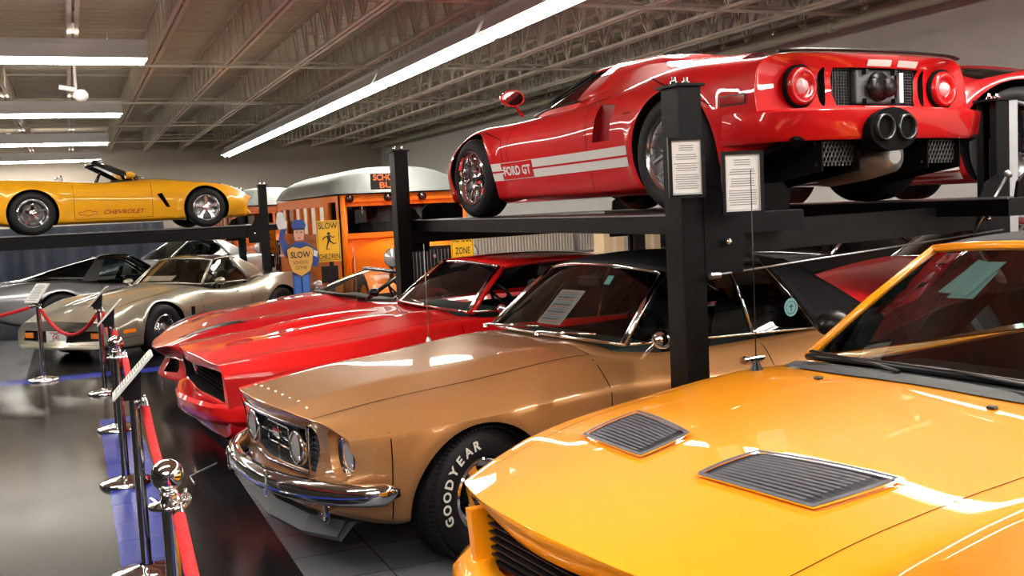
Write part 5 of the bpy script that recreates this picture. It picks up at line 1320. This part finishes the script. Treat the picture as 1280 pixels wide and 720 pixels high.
# =================================================================== the mid-engined red supercar on the lift
GTRED = mat('gt_red_paint', (.60, .005, .007), .45, 0, 1., spec=.15)
def gt_car(z):
    car = empty('supercar', (4.12, 8.45, z), radians(97.0), 'red mid-engined supercar with twin white stripes, raised on the nearest lift', 'car')
    cv = dict(us=stn(1.0, -3.60, (.85, .6, -3.5, -3.4)),
      W=[(1.0, .66), (.8, .84), (.4, .95), (0, .97), (-.8, .93), (-1.7, .93), (-2.3, .97), (-2.71, .98), (-3.2, .97), (-3.6, .93)],
      Zc=[(1.0, .46), (.8, .56), (.4, .74), (0, .80), (-.5, .78), (-1.0, .79), (-1.6, .81), (-2.1, .88), (-2.6, .94), (-3.1, .91), (-3.45, .885), (-3.6, .885)],
      Wc=[(1.0, .52), (.6, .70), (0, .78), (-1, .80), (-2, .80), (-2.7, .82), (-3.6, .82)],
      z4=[(1.0, .38), (0, .62), (-1.2, .66), (-2.6, .76), (-3.6, .80)], W4=[(1.0, .66), (.8, .85), (.4, .95), (0, .965), (-1.4, .93), (-2.3, .965), (-2.71, .98), (-3.6, .92)],
      zs=[(1.0, .16), (.6, .11), (-2.2, .12), (-2.9, .16), (-3.3, .30), (-3.6, .42)], zm=[(1.0, .28), (0, .36), (-2.6, .48), (-3.6, .55)],
      W2=[(1.0, .6), (.6, .86), (-.8, .86), (-2.2, .90), (-3.0, .92), (-3.6, .90)],
      Wh=[(1.0, .38), (.4, .50), (-.6, .58), (-1.6, .60), (-3.6, .58)], Zh=[(1.0, .48), (.6, .60), (.2, .66), (-.5, .74), (-1, .78), (-2, .86), (-2.6, .92), (-3.4, .885), (-3.6, .885)],
      Wi=[(1.0, .2), (-1, .34), (-3.6, .3)], Zi=[(1.0, .48), (.6, .60), (.2, .66), (-.5, .76), (-1, .80), (-2, .92), (-2.6, .94), (-3.3, .88), (-3.6, .885)], Zt=[(1.0, .48), (.6, .60), (.2, .66), (-.5, .76), (-1, .80), (-2, .94), (-2.6, .96), (-3.3, .88), (-3.6, .885)],
      bowF=.30, bf0=.2, bowR=.16, br0=-2.9, bp=2.4, rakeR=.10, crease={5: .15, 4: .1, 1: .8}, cn=.3, ct=.9,
      arches=[(0, .334, .375, .36), (-2.71, .367, .41, .36)], flares=[(0, .334, .40, .02), (-2.71, .367, .44, .014)])
    me = do_body(cv, GTRED, 3)
    cuts = arch_cuts(cv)+[prism_cut([(-.66, .56, .4), (-.9, .66, .4), (-1.6, .66, .4), (-1.6, -.66, .4), (-.9, -.66, .4), (-.66, -.56, .4)], (0, 0, .8), INTER)]
    mesh = mat('rear_mesh', (.015, .015, .016), .4)
    cuts.append(prism_cut([(-4, -.37, .805), (-4, .37, .805), (-4, .34, .585), (-4, -.34, .585)], (.62, 0, 0), mesh))
    for s in (1, -1):
        cuts.append(prism_cut([(-4, s*(.435+.032*cos(a)), .695+.115*sin(a)) for a in [2*pi*k/16 for k in range(16)]], (.58, 0, 0), mesh))
        c = cyl_cut(0, 0, .001, 0, .1); bpy.data.objects.remove(c)
        b = MB().use(GTRED); b.lathe([(-4, .135), (-3.5, .125), (-3.46, .10)], (0, s*.62, .695), 'x', 40); b.disc((-4, s*.62, .695), .135, 'x', 40); b.disc((-3.46, s*.62, .695), .10, 'x', 40); cuts.append(b.build('cutter', weld=True))
        # door-side intake
        cuts.append(prism_cut([(-1.80, s*.875, .50), (-2.02, s*.875, .50), (-2.08, s*.875, .74), (-1.86, s*.875, .76)], (0, s*.3, 0), mat('shaded_red_recess', (.25, .004, .006), .4)))  # shade of the intake put into its colour, a darkened body red
    # lower tail undercut, roof scoop
    me = cut(me, cuts); S = Surf(me)
    split_panels(me, car, [door_spec('door', 1, -.62, -1.72, .16, .86), door_spec('door', -1, -.62, -1.72, .16, .86),
        ('engine_cover', [(Vector((-2.12, 0, 0)), Vector((1, 0, 0)), lambda c: c.z > .6)], lambda c: c.x < -2.12 and c.z > .80 and abs(c.y) < .95 and c.x > -3.45)])
    gaps(car, S, [('side', [(-.62, .78), (-.60, .5), (-.64, .32)], s) for s in (1, -1)]+[('side', [(-1.70, .80), (-1.72, .55), (-1.74, .14)], s) for s in (1, -1)]+[('side', [(.36, .64), (-.2, .70), (-.5, .62), (-.56, .30)], s) for s in (1, -1)]
         +[('side', [(-2.20, .66), (-2.30, .665)], s) for s in (1, -1)]+[('side', [(-2.3, .90), (-2.9, .72), (-3.12, .62)], s) for s in (1, -1)])
    # white rocker stripes with thin red line between, lettering
    for s in (1, -1):
        b = MB().use(mat('stripe_white', (.78, .78, .76), .35, coat=1)); z = lambda u: .27+.0*u
        S.ribbon(b, 'side', [(-.38, .325), (-2.24, .345)], .062, s, .004); S.ribbon(b, 'side', [(-.35, .402), (-2.24, .422)], .062, s, .004)
        b.build('side_stripe', car, norm=False)
        b = MB().use(GTRED); S.ribbon(b, 'side', [(-.50, .365), (-.96, .371)], .13, s, .006); b.build('stripe_panel', car, norm=False)
        b = MB(); S.text(b, 'side', 'FORD GT', -.73, .368, .40, .075, MC['stripe_white'], s, .04, -s, 0, 0, .008)
        b.build('stripe_lettering', car, norm=False)
    # racing stripes over the top and the tail
    for v in (.04, -.22):
        for md, pts, sg, sgm in (('top', [(-3.30, v), (-3.56, v)], 1, .03), ('front', [(v, .852), (v, .815)], -1, .006), ('front', [(v, .578), (v, .560)], -1, .006)):
            b = MB().use(MC['stripe_white']); S.ribbon(b, md, pts, .2, sg, .004, sgm)
            if len(b.bm.faces): b.build('racing_stripe', car, norm=False)
    # ducktail lip
    b = MB().use(BLACK); P = [(S.top(-3.53+.16*(abs(v)/.93)**2.4, v, 0) or Vector((-3.53, v, .87)))+Vector((-.02, 0, .002)) for v in [-.78+.078*k for k in range(21)]]
    b.tube([p+Vector((-.02, 0, .012)) for p in P], .014, 6, flat=(1.6, .7)); b.build('tail_spoiler', car)
    for s in (1, -1):
        c = Vector((-3.478, s*.62, .695)); b = MB().use(mat('tail_lamp_red', (.45, .004, .006), .2, coat=.6)); b.lathe([(0, .112), (-.03, .105), (-.035, .085), (-.015, .066), (-.012, .043)], c, 'x', 40)
        b.use(mat('lamp_white', (.70, .48, .5), .1, coat=1)); b.lathe([(-.012, .044), (-.035, .03), (-.04, .001)], c, 'x', 32); b.use(MATTE); b.lathe([(.02, .125), (-.005, .125), (-.005, .11)], c, 'x', 40)
        b.build('tail_lamp', car)
    # tail opening: mesh panels, round central unit
    mat('perforated_mesh', (.07, .07, .075), .4, .8)
    for s in (1, -1):
        b = MB().use(MC['perforated_mesh'])
        for i in range(9): b.box((-3.47, s*(.165+.0233*i), .695), (.004, .004, .22))
        for i in range(13): b.box((-3.47, s*.25, .59+.0175*i), (.004, .18, .004))
        b.build('rear_mesh_grille', car)
    b = MB().use(mat('grey_casing', (.10, .105, .11), .4, .3)); b.box((-3.49, .03, .695), (.05, .34, .205), None, .015)
    b.use(BLACK); b.lathe([(-.03, .001), (-.03, .085), (.0, .09)], (-3.51, .02, .695), 'x', 28); b.lathe([(-.055, .001), (-.055, .05), (-.03, .06)], (-3.51, .07, .69), 'x', 24); b.lathe([(-.055, .001), (-.055, .05), (-.03, .06)], (-3.51, -.05, .69), 'x', 24)
    for y, zz in ((-.11, .78), (.14, .78), (-.11, .61), (.14, .61)): b.box((-3.53, y, zz), (.03, .02, .03))
    b.use(WHITE); b.box((-3.50, -.20, .695), (.02, .035, .18)); b.build('backup_camera_housing', car)
    # bumper bar
    path = [(-3.12, .955), (-3.25, .97), (-3.42, .955), (-3.56, .86), (-3.66, .62), (-3.71, .3), (-3.72, 0)]; path = path+[(a, -c) for a, c in path[-2::-1]]; rows = []
    for uu, vv in path: rows.append([Vector((uu+.1, vv*.9, .555)), Vector((uu+.0, vv*.995, .555)), Vector((uu-.02, vv*1.0, .54)), Vector((uu+.0, vv*.995, .40)), Vector((uu+.02, vv*.98, .375)), Vector((uu+.1, vv*.9, .38))])
    b = MB().use(GTRED); b.grid(rows, True, True); o = b.build('rear_bumper', car, sharp=40)
    # exhaust surround + pipes
    b = MB().use(MATTE)
    pts = [(-3.76, .17+.20*cos(a), .425+.125*sin(a)) for a in [2*pi*k/24 for k in range(24)]]; b.prism(pts, (.16, 0, 0)); b.build('exhaust_surround', car)
    for s in (1, -1):
        b = MB().use(mat('dark_pipe', (.10, .10, .10), .3, .9)); b.lathe([(-3.78, .064), (-3.79, .07), (-3.78, .076), (-3.66, .076)], (0, .17+s*.092, .435), 'x', 28)
        b.use(mat('pipe_inside', (.05, .05, .05), .5, .6)); b.lathe([(-3.78, .064), (-3.70, .06), (-3.70, .001)], (0, .17+s*.092, .435), 'x', 28); b.build('exhaust_pipe', car)
    # diffuser and undertray with gearbox
    b = MB().use(MATTE); b.prism([(-3.60, -.8, .40), (-3.60, .8, .40), (-2.9, .86, .17), (-2.9, -.86, .17)], (0, 0, -.02))
    for v in (-.6, -.3, .3, .6): b.prism([(-3.62, v, .40), (-3.0, v, .18), (-3.0, v, .11), (-3.62, v, .20)], (0, .012, 0))
    b.build('diffuser', car)
    b = MB().use(mat('cast_alloy', (.35, .35, .34), .45, .9)); b.lathe([(-3.62, .05), (-3.60, .10), (-3.4, .14), (-3.1, .17)], (0, 0, .28), 'x', 20); b.disc((-3.62, 0, .28), .05, 'x', 20)
    b.use(mat('heat_mesh', (.12, .12, .12), .5, .8))
    for s in (1, -1):
        for i in range(10): b.box((-3.58, s*.45+(-.14+.03*i), .30), (.01, .006, .16), Matrix.Rotation(.5, 3, 'X')); b.box((-3.575, s*.45+(-.14+.03*i), .30), (.01, .006, .16), Matrix.Rotation(-.5, 3, 'X'))
    b.build('gearbox', car)
    for s in (1, -1):
        b = MB().use(BLACK); S.patch(b, 'side', lambda a, c: (lerp(-3.17, -3.37, a), lerp(.605, .665, c)), 5, 3, s, .005); b.use(mat('marker_red', (.35, .003, .004), .15, coat=1)); S.patch(b, 'side', lambda a, c: (lerp(-3.18, -3.36, a), lerp(.612, .658, c)), 5, 3, s, .009); b.build('side_marker', car, norm=False)
    # cabin, fastback
    glasshouse(car, dict(wb=((-.30, .80), (-.60, .66, .80)), wt=((-1.12, 1.10), (-1.22, .47, 1.075)), rt=((-1.95, 1.11), (-2.0, .44, 1.07)), rb=((-2.75, .985), (-2.75, .50, .96)),
        cp=(-1.50, -1.46), beltv=.80, beltz=.825, roofmat=GTRED, crown=.015, trim=BLACK, trim_r=.012, pillar_r=.022, posts=(.28,), glass=glassmat('grey_glass', (.5, .54, .54)), sideglass=glassmat('black_glass', (.02, .02, .02), 1.3), rearglass=DGLASS, lip=.02))
    for s in (1, -1):   # sail panels between roof and haunch with rear quarter shape
        b = MB().use(GTRED); A = [Vector((-1.50, s*.465, 1.10)), Vector((-1.8, s*.45, 1.10)), Vector((-2.4, s*.46, 1.03)), Vector((-2.8, s*.48, .97)), Vector((-3.1, s*.5, .94))]
        Bq = [S.top(uu, s*vv, .002) for uu, vv in ((-1.44, .82), (-1.85, .82), (-2.3, .80), (-2.75, .76), (-3.1, .72))]
        b.grid([[a.lerp(c, t/5)+Vector((0, 0, .018*sin(pi*t/5))) for a, c in zip(A, Bq)] for t in range(6)]); o = b.build('sail_panel', car)
        mirror_pod(car, (-.75, s*.98, .92), s, GTRED, mat('mirror_glass', (.35, .35, .36), .05, 1.), size=(.14, .20, .13), stalk=(-.72, s*.84, .79))
    cabin(car, dict(dash=(-.75, .78, .56), seat=(-1.25, .22), head=False), BLACK, rear=False)
    for s in (1, -1):
        wheel(car, 0, s*.84, .334, .235, .235, 'gt'); wheel(car, -2.71, s*.82, .367, .31, .25, 'gtr')
    return car, S
def side_red_car(z):
    """second lifted car, seen only in part"""
    car = empty('supercar', (7.22, 8.3, z), radians(91), 'dark red lifted car with white rocker stripe, at the right edge behind the supercar', 'car')
    cv = dict(us=stn(1.0, -3.7), W=[(1.0, .70), (.5, .92), (-3.2, .97), (-3.7, .88)], Zc=[(1.0, .6), (0, .82), (-1.2, .84), (-2.7, .93), (-3.7, .88)], zs=[(1.0, .2), (-3, .14), (-3.7, .35)],
      bowF=.2, bowR=.1, arches=[(0, .34, .38, .34), (-2.72, .41, .46, .36)], flares=[(-2.72, .41, .49, .02)])
    me = do_body(cv, mat('dark_red_paint', (.33, .004, .008), .3, 0, 1.), 3); me = cut(me, arch_cuts(cv)+[prism_cut([(-.8, .62, .5), (-1.8, .66, .5), (-1.8, -.66, .5), (-.8, -.62, .5)], (0, 0, .8), INTER)]); S = Surf(me)
    split_panels(me, car, [door_spec('door', 1, -.7, -1.9, .26, .9)])
    b = MB().use(MC['stripe_white']); S.ribbon(b, 'side', [(-.4, .195), (-2.24, .205)], .05, 1, .006); S.ribbon(b, 'side', [(-.4, .262), (-2.24, .272)], .05, 1, .006); b.build('side_stripe', car, norm=False)
    glasshouse(car, dict(wb=((-.55, .86), (-.75, .68, .84)), wt=((-1.1, 1.12), (-1.2, .52, 1.09)), rt=((-1.6, 1.12), (-1.65, .52, 1.08)), rb=((-2.3, .92), (-2.2, .6, .90)), cp=(-1.55, -1.9), beltv=.78, beltz=.86, roofmat=MC['dark_red_paint'], trim=BLACK, sideglass=DGLASS))
    cabin(car, dict(dash=(-.9, .84, .6), seat=(-1.3, .22), head=False), BLACK, rear=False)
    for u in (0, -2.72):
        for s in (1, -1): wheel(car, u, s*.82, .41 if u else .34, .28, .31 if u else .24, 'dark')
    return car, S
def parked_red_car(loc=(7.5, 8.3, 0), rz=186, label='dark red coupe on the floor, half hidden below the raised supercar', pn='parked_red_paint', pc=(.42, .004, .006)):  # default paint is one even dark red
    """coupe parked beyond the lift"""
    car = empty('sports_coupe', loc, radians(rz), label, 'car')
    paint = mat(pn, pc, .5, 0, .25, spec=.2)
    cv = dict(us=stn(1.0, -3.5), W=[(1.0, .74), (.5, .88), (-3, .90), (-3.5, .8)], Zc=[(1.0, .60), (0, .85), (-1, .96), (-2.7, 1.02), (-3.5, .95)], zs=[(1.0, .2), (-3, .18), (-3.5, .35)], bowF=.2, bowR=.1,
      arches=[(0, .33, .37, .34), (-2.5, .33, .37, .34)])
    me = do_body(cv, paint, 2); me = cut(me, arch_cuts(cv)+[prism_cut([(-1.0, .62, .5), (-2.2, .66, .5), (-2.2, -.66, .5), (-1.0, -.62, .5)], (0, 0, .8), INTER)])
    split_panels(me, car, [door_spec('door', 1, -.8, -1.9, .26, 1.0), hood_spec(.8, .6, -.8, .7, .6)])
    glasshouse(car, dict(wb=((-.8, 1.0), (-1.05, .70, .96)), wt=((-1.5, 1.32), (-1.6, .54, 1.28)), rt=((-2.2, 1.32), (-2.25, .54, 1.27)), rb=((-3.1, 1.02), (-3.0, .6, 1.0)), cp=(-2.1, -2.4), beltv=.78, beltz=.98, roofmat=paint, trim=ALU, sideglass=DGLASS))
    cabin(car, dict(dash=(-1.15, .98, .62), seat=(-1.8, .5)), BLACK, rear=False)
    for u in (0, -2.5):
        for s in (1, -1): wheel(car, u, s*.76, .33, .22, .21, 'plain')
    return car
def far_silver_car():
    car = empty('sports_coupe', (.55, 22.4, 0), radians(198), 'small silver coupe far at the back, glimpsed under the yellow convertible', 'car')
    paint = mat('light_silver_paint', (.42, .43, .44), .3, .4, 1.)
    cv = dict(us=stn(1.0, -3.5), W=[(1.0, .74), (.5, .88), (-3, .90), (-3.5, .8)], Zc=[(1.0, .62), (0, .88), (-1, .96), (-2.7, .98), (-3.5, .92)], zs=[(1.0, .2), (-3, .18), (-3.5, .35)], bowF=.2, bowR=.1,
      arches=[(0, .33, .37, .34), (-2.5, .33, .37, .34)])
    me = do_body(cv, paint, 2); me = cut(me, arch_cuts(cv)+[prism_cut([(-1.0, .62, .5), (-2.2, .66, .5), (-2.2, -.66, .5), (-1.0, -.62, .5)], (0, 0, .8), INTER)])
    split_panels(me, car, [hood_spec(.8, .6, -.8, .7, .6)])
    glasshouse(car, dict(wb=((-.8, .99), (-1.05, .70, .95)), wt=((-1.45, 1.36), (-1.55, .56, 1.32)), rt=((-2.2, 1.36), (-2.25, .56, 1.31)), rb=((-3.0, 1.0), (-2.9, .6, .98)), cp=(-2.1, -2.4), beltv=.78, beltz=.96, roofmat=paint, trim=ALU, sideglass=DGLASS))
    cabin(car, dict(dash=(-1.15, .96, .62), seat=(-1.8, .5)), BLACK, rear=False)
    for s in (1, -1): b = MB().use(LENS); b.box((.82, s*.62, .62), (.06, .22, .12), None, .03); b.build('headlamp', car)
    for u in (0, -2.5):
        for s in (1, -1): wheel(car, u, s*.76, .33, .22, .21, 'plain')
    return car
build_hall(); build_lights(); build_ropes(); plastic_screen()
GZ = 1.645
lift(2.80, 4.42, 5.62, 9.20, GZ, 'black four-post lift holding up the red supercar', dx1=.05, dy1=.72)
lift(-1.45, 17.72, 3.0, 20.3, 1.62, 'black lift at left rear carrying the yellow convertible', post_w=.14, across=True)
def place_free(o, car): o.parent = None; o.location = car.location; o.rotation_euler = car.rotation_euler
gold, GS = gold_car(); orange, OS = orange_car()
for o in list(orange.children):
    if o.name.startswith('paper_sheet'): place_free(o, orange); tag(o, 'pale teal paper sheets taped inside the orange convertible windshield', 'paper')
mach_car(); viper_car(); c3, _s = c3_front()
c3_body('sports_coupe', (2.2, 19.2, 0), radians(4), 'dark silver fastback coupe seen from its side at the far left, behind the beige one', DSILVER, True, True)
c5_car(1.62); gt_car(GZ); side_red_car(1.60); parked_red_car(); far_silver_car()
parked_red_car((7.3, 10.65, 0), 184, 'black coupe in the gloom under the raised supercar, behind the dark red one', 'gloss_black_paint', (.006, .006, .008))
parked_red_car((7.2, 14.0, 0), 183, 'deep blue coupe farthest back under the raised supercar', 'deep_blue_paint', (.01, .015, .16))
# leaflet on the gold car's dashboard
b = MB().use(mat('leaflet', (.55, .45, .46), .4)); A = Vector((-.90, -.16, 1.01)); R_ = Vector((-.01, .24, -.0)); U = Vector((-.16, 0, .24))
P = lambda a, c, o=0: A+R_*a+U*c+Vector((.003*o, 0, .002*o))
U = Vector((-.13, .10, .20)); b.poly([P(0, 0), P(1, 0), P(1, 1), P(0, 1)])
pk = [mat('leaflet_pink', (.7, .22, .25), .5), mat('leaflet_blue', (.25, .35, .5), .5), mat('leaflet_dark', (.12, .12, .16), .5)]
for i in range(13):
    b.use(pk[(i*2) % 3]); y0 = .06+.07*i; b.poly([P(.08, y0, 1), P(random.uniform(.6, .94), y0, 1), P(.9, y0+.035, 1), P(.08, y0+.035, 1)])
o = b.build('leaflet', norm=False); tag(o, 'pink and grey printed leaflet propped inside the gold coupe windshield', 'leaflet'); place_free(o, gold)
b = MB().use(mat('paper_white', (.80, .81, .82), .6)); b.poly([(-.98, -.42, .90), (-.98, .12, .90), (-1.10, .12, .965), (-1.10, -.42, .965)]); o = b.build('paper_sheet', norm=False); tag(o, 'white sheet of paper lying inside the silver-beige coupe windshield', 'paper'); place_free(o, c3)
# school corner
bus('school_bus', 3.85, 15.9, 'orange school bus with silver domed roof, facing the viewer'); bus('school_bus', 3.55, 25.6, 'duller second school bus farther back, between the yellow convertible and the orange bus', dim=True)
yellow_sign('road_sign', 3.33, 14.5, 1.36, .34, .58, [('SLOW', .215, .27, .085), ('CHILDREN', -.215, .29, .075)], 'yellow SLOW CHILDREN sign with running figure beside the bus door')
yellow_sign('road_sign', 3.60, 21.0, 1.33, .34, .60, [('SCHOOL', .225, .28, .07), ('SLOW', -.225, .26, .08)], 'dim yellow SCHOOL SLOW sign behind the policeman cutout')
yellow_sign('road_sign', 5.31, 14.45, 1.19, .36, .46, [('SCHOOL', .11, .29, .13), ('ZONE', -.08, .23, .10)], 'yellow SCHOOL ZONE sign under the supercar lift', run=False)
policeman(2.86, 14.2, .44)
# framed notices
notice(2.74, 4.29, 1.875, .165, .275, radians(-14), 'framed white notice fixed to the tall black lift post')
notice(3.01, 4.22, 1.79, .195, .29, radians(-14), 'framed white notice leaning between the lift post and the supercar bumper')
# clutter beneath the lift
t = empty('storage_rack', (8.75, 17.6, 0), 0, 'ribbed translucent panels stacked on a rack beyond the lifts', 'rack')
b = MB().use(mat('ribbed_panel', (.42, .36, .30), .35)); rows = []
for i in range(161): rows.append([(-2.4+.03*i, .02*(i % 2), .85), (-2.4+.03*i, .02*(i % 2), 1.52)])
b.grid(rows, False); b.build('ribbed_panel', t, norm=False)
b = MB().use(STEEL); b.box((0, 0, .82), (4.9, .1, .05)); b.box((0, 0, 1.55), (4.9, .1, .04))
for x in (-2.4, 0, 2.4): b.box((x, .03, .78), (.06, .08, 1.56))
b.build('rack_frame', t)
for i, (x, w, h, c, l) in enumerate(((6.55, .30, .42, (.45, .33, .2), 'brown cardboard carton stacked beyond the gold coupe roof'), (6.88, .2, .46, (.6, .58, .52), 'white carton between two brown ones beyond the gold coupe'), (7.12, .26, .40, (.40, .30, .19), 'brown carton nearest the lift post beyond the gold coupe'))):
    b = MB().use(mat('carton%d' % i, c, .8)); b.box((x, 12.2, 1.05+h/2), (w, .3, h), None, .004); b.use(mat('packing_tape', (.5, .42, .3), .3)); b.box((x, 12.04, 1.05+h/2), (.05, .004, h*.98)); tag(b.build('carton'), l, 'box')
b = MB().use(mat('bench_grey', (.08, .08, .085), .6)); b.box((7.0, 12.2, 1.02), (1.8, .6, .05), None, .01)
for x in (6.2, 7.8):
    for y in (11.98, 12.42): b.box((x, y, .5), (.05, .05, 1.0))
tag(b.build('workbench'), 'grey bench carrying the cartons behind the gold coupe', 'bench')
# camera
cd = bpy.data.cameras.new('camera'); cam = bpy.data.objects.new('camera', cd); COL.objects.link(cam); SC.camera = cam
cd.sensor_width = 36; cd.lens = 36*1300/1280; cd.clip_start = .05
yaw, pitch, roll = map(radians, (22.8, 4.5, 2.7))
fw = Vector((sin(yaw)*cos(pitch), cos(yaw)*cos(pitch), -sin(pitch))); rt = Vector((cos(yaw), -sin(yaw), 0)); up = rt.cross(fw)
rt2 = rt*cos(roll)-up*sin(roll); up2 = up*cos(roll)+rt*sin(roll)
M = Matrix((rt2, up2, -fw)).transposed().to_4x4(); M.translation = Vector((0, 0, 1.73)); cam.matrix_world = M
w = bpy.data.worlds.new('world'); SC.world = w; w.use_nodes = True; w.node_tree.nodes['Background'].inputs[0].default_value = (.05, .05, .055, 1)
SC.view_settings.view_transform = 'Standard'; SC.view_settings.look = 'None'; SC.view_settings.gamma = 1; SC.view_settings.use_curve_mapping = False
SC.view_settings.exposure = 0.22
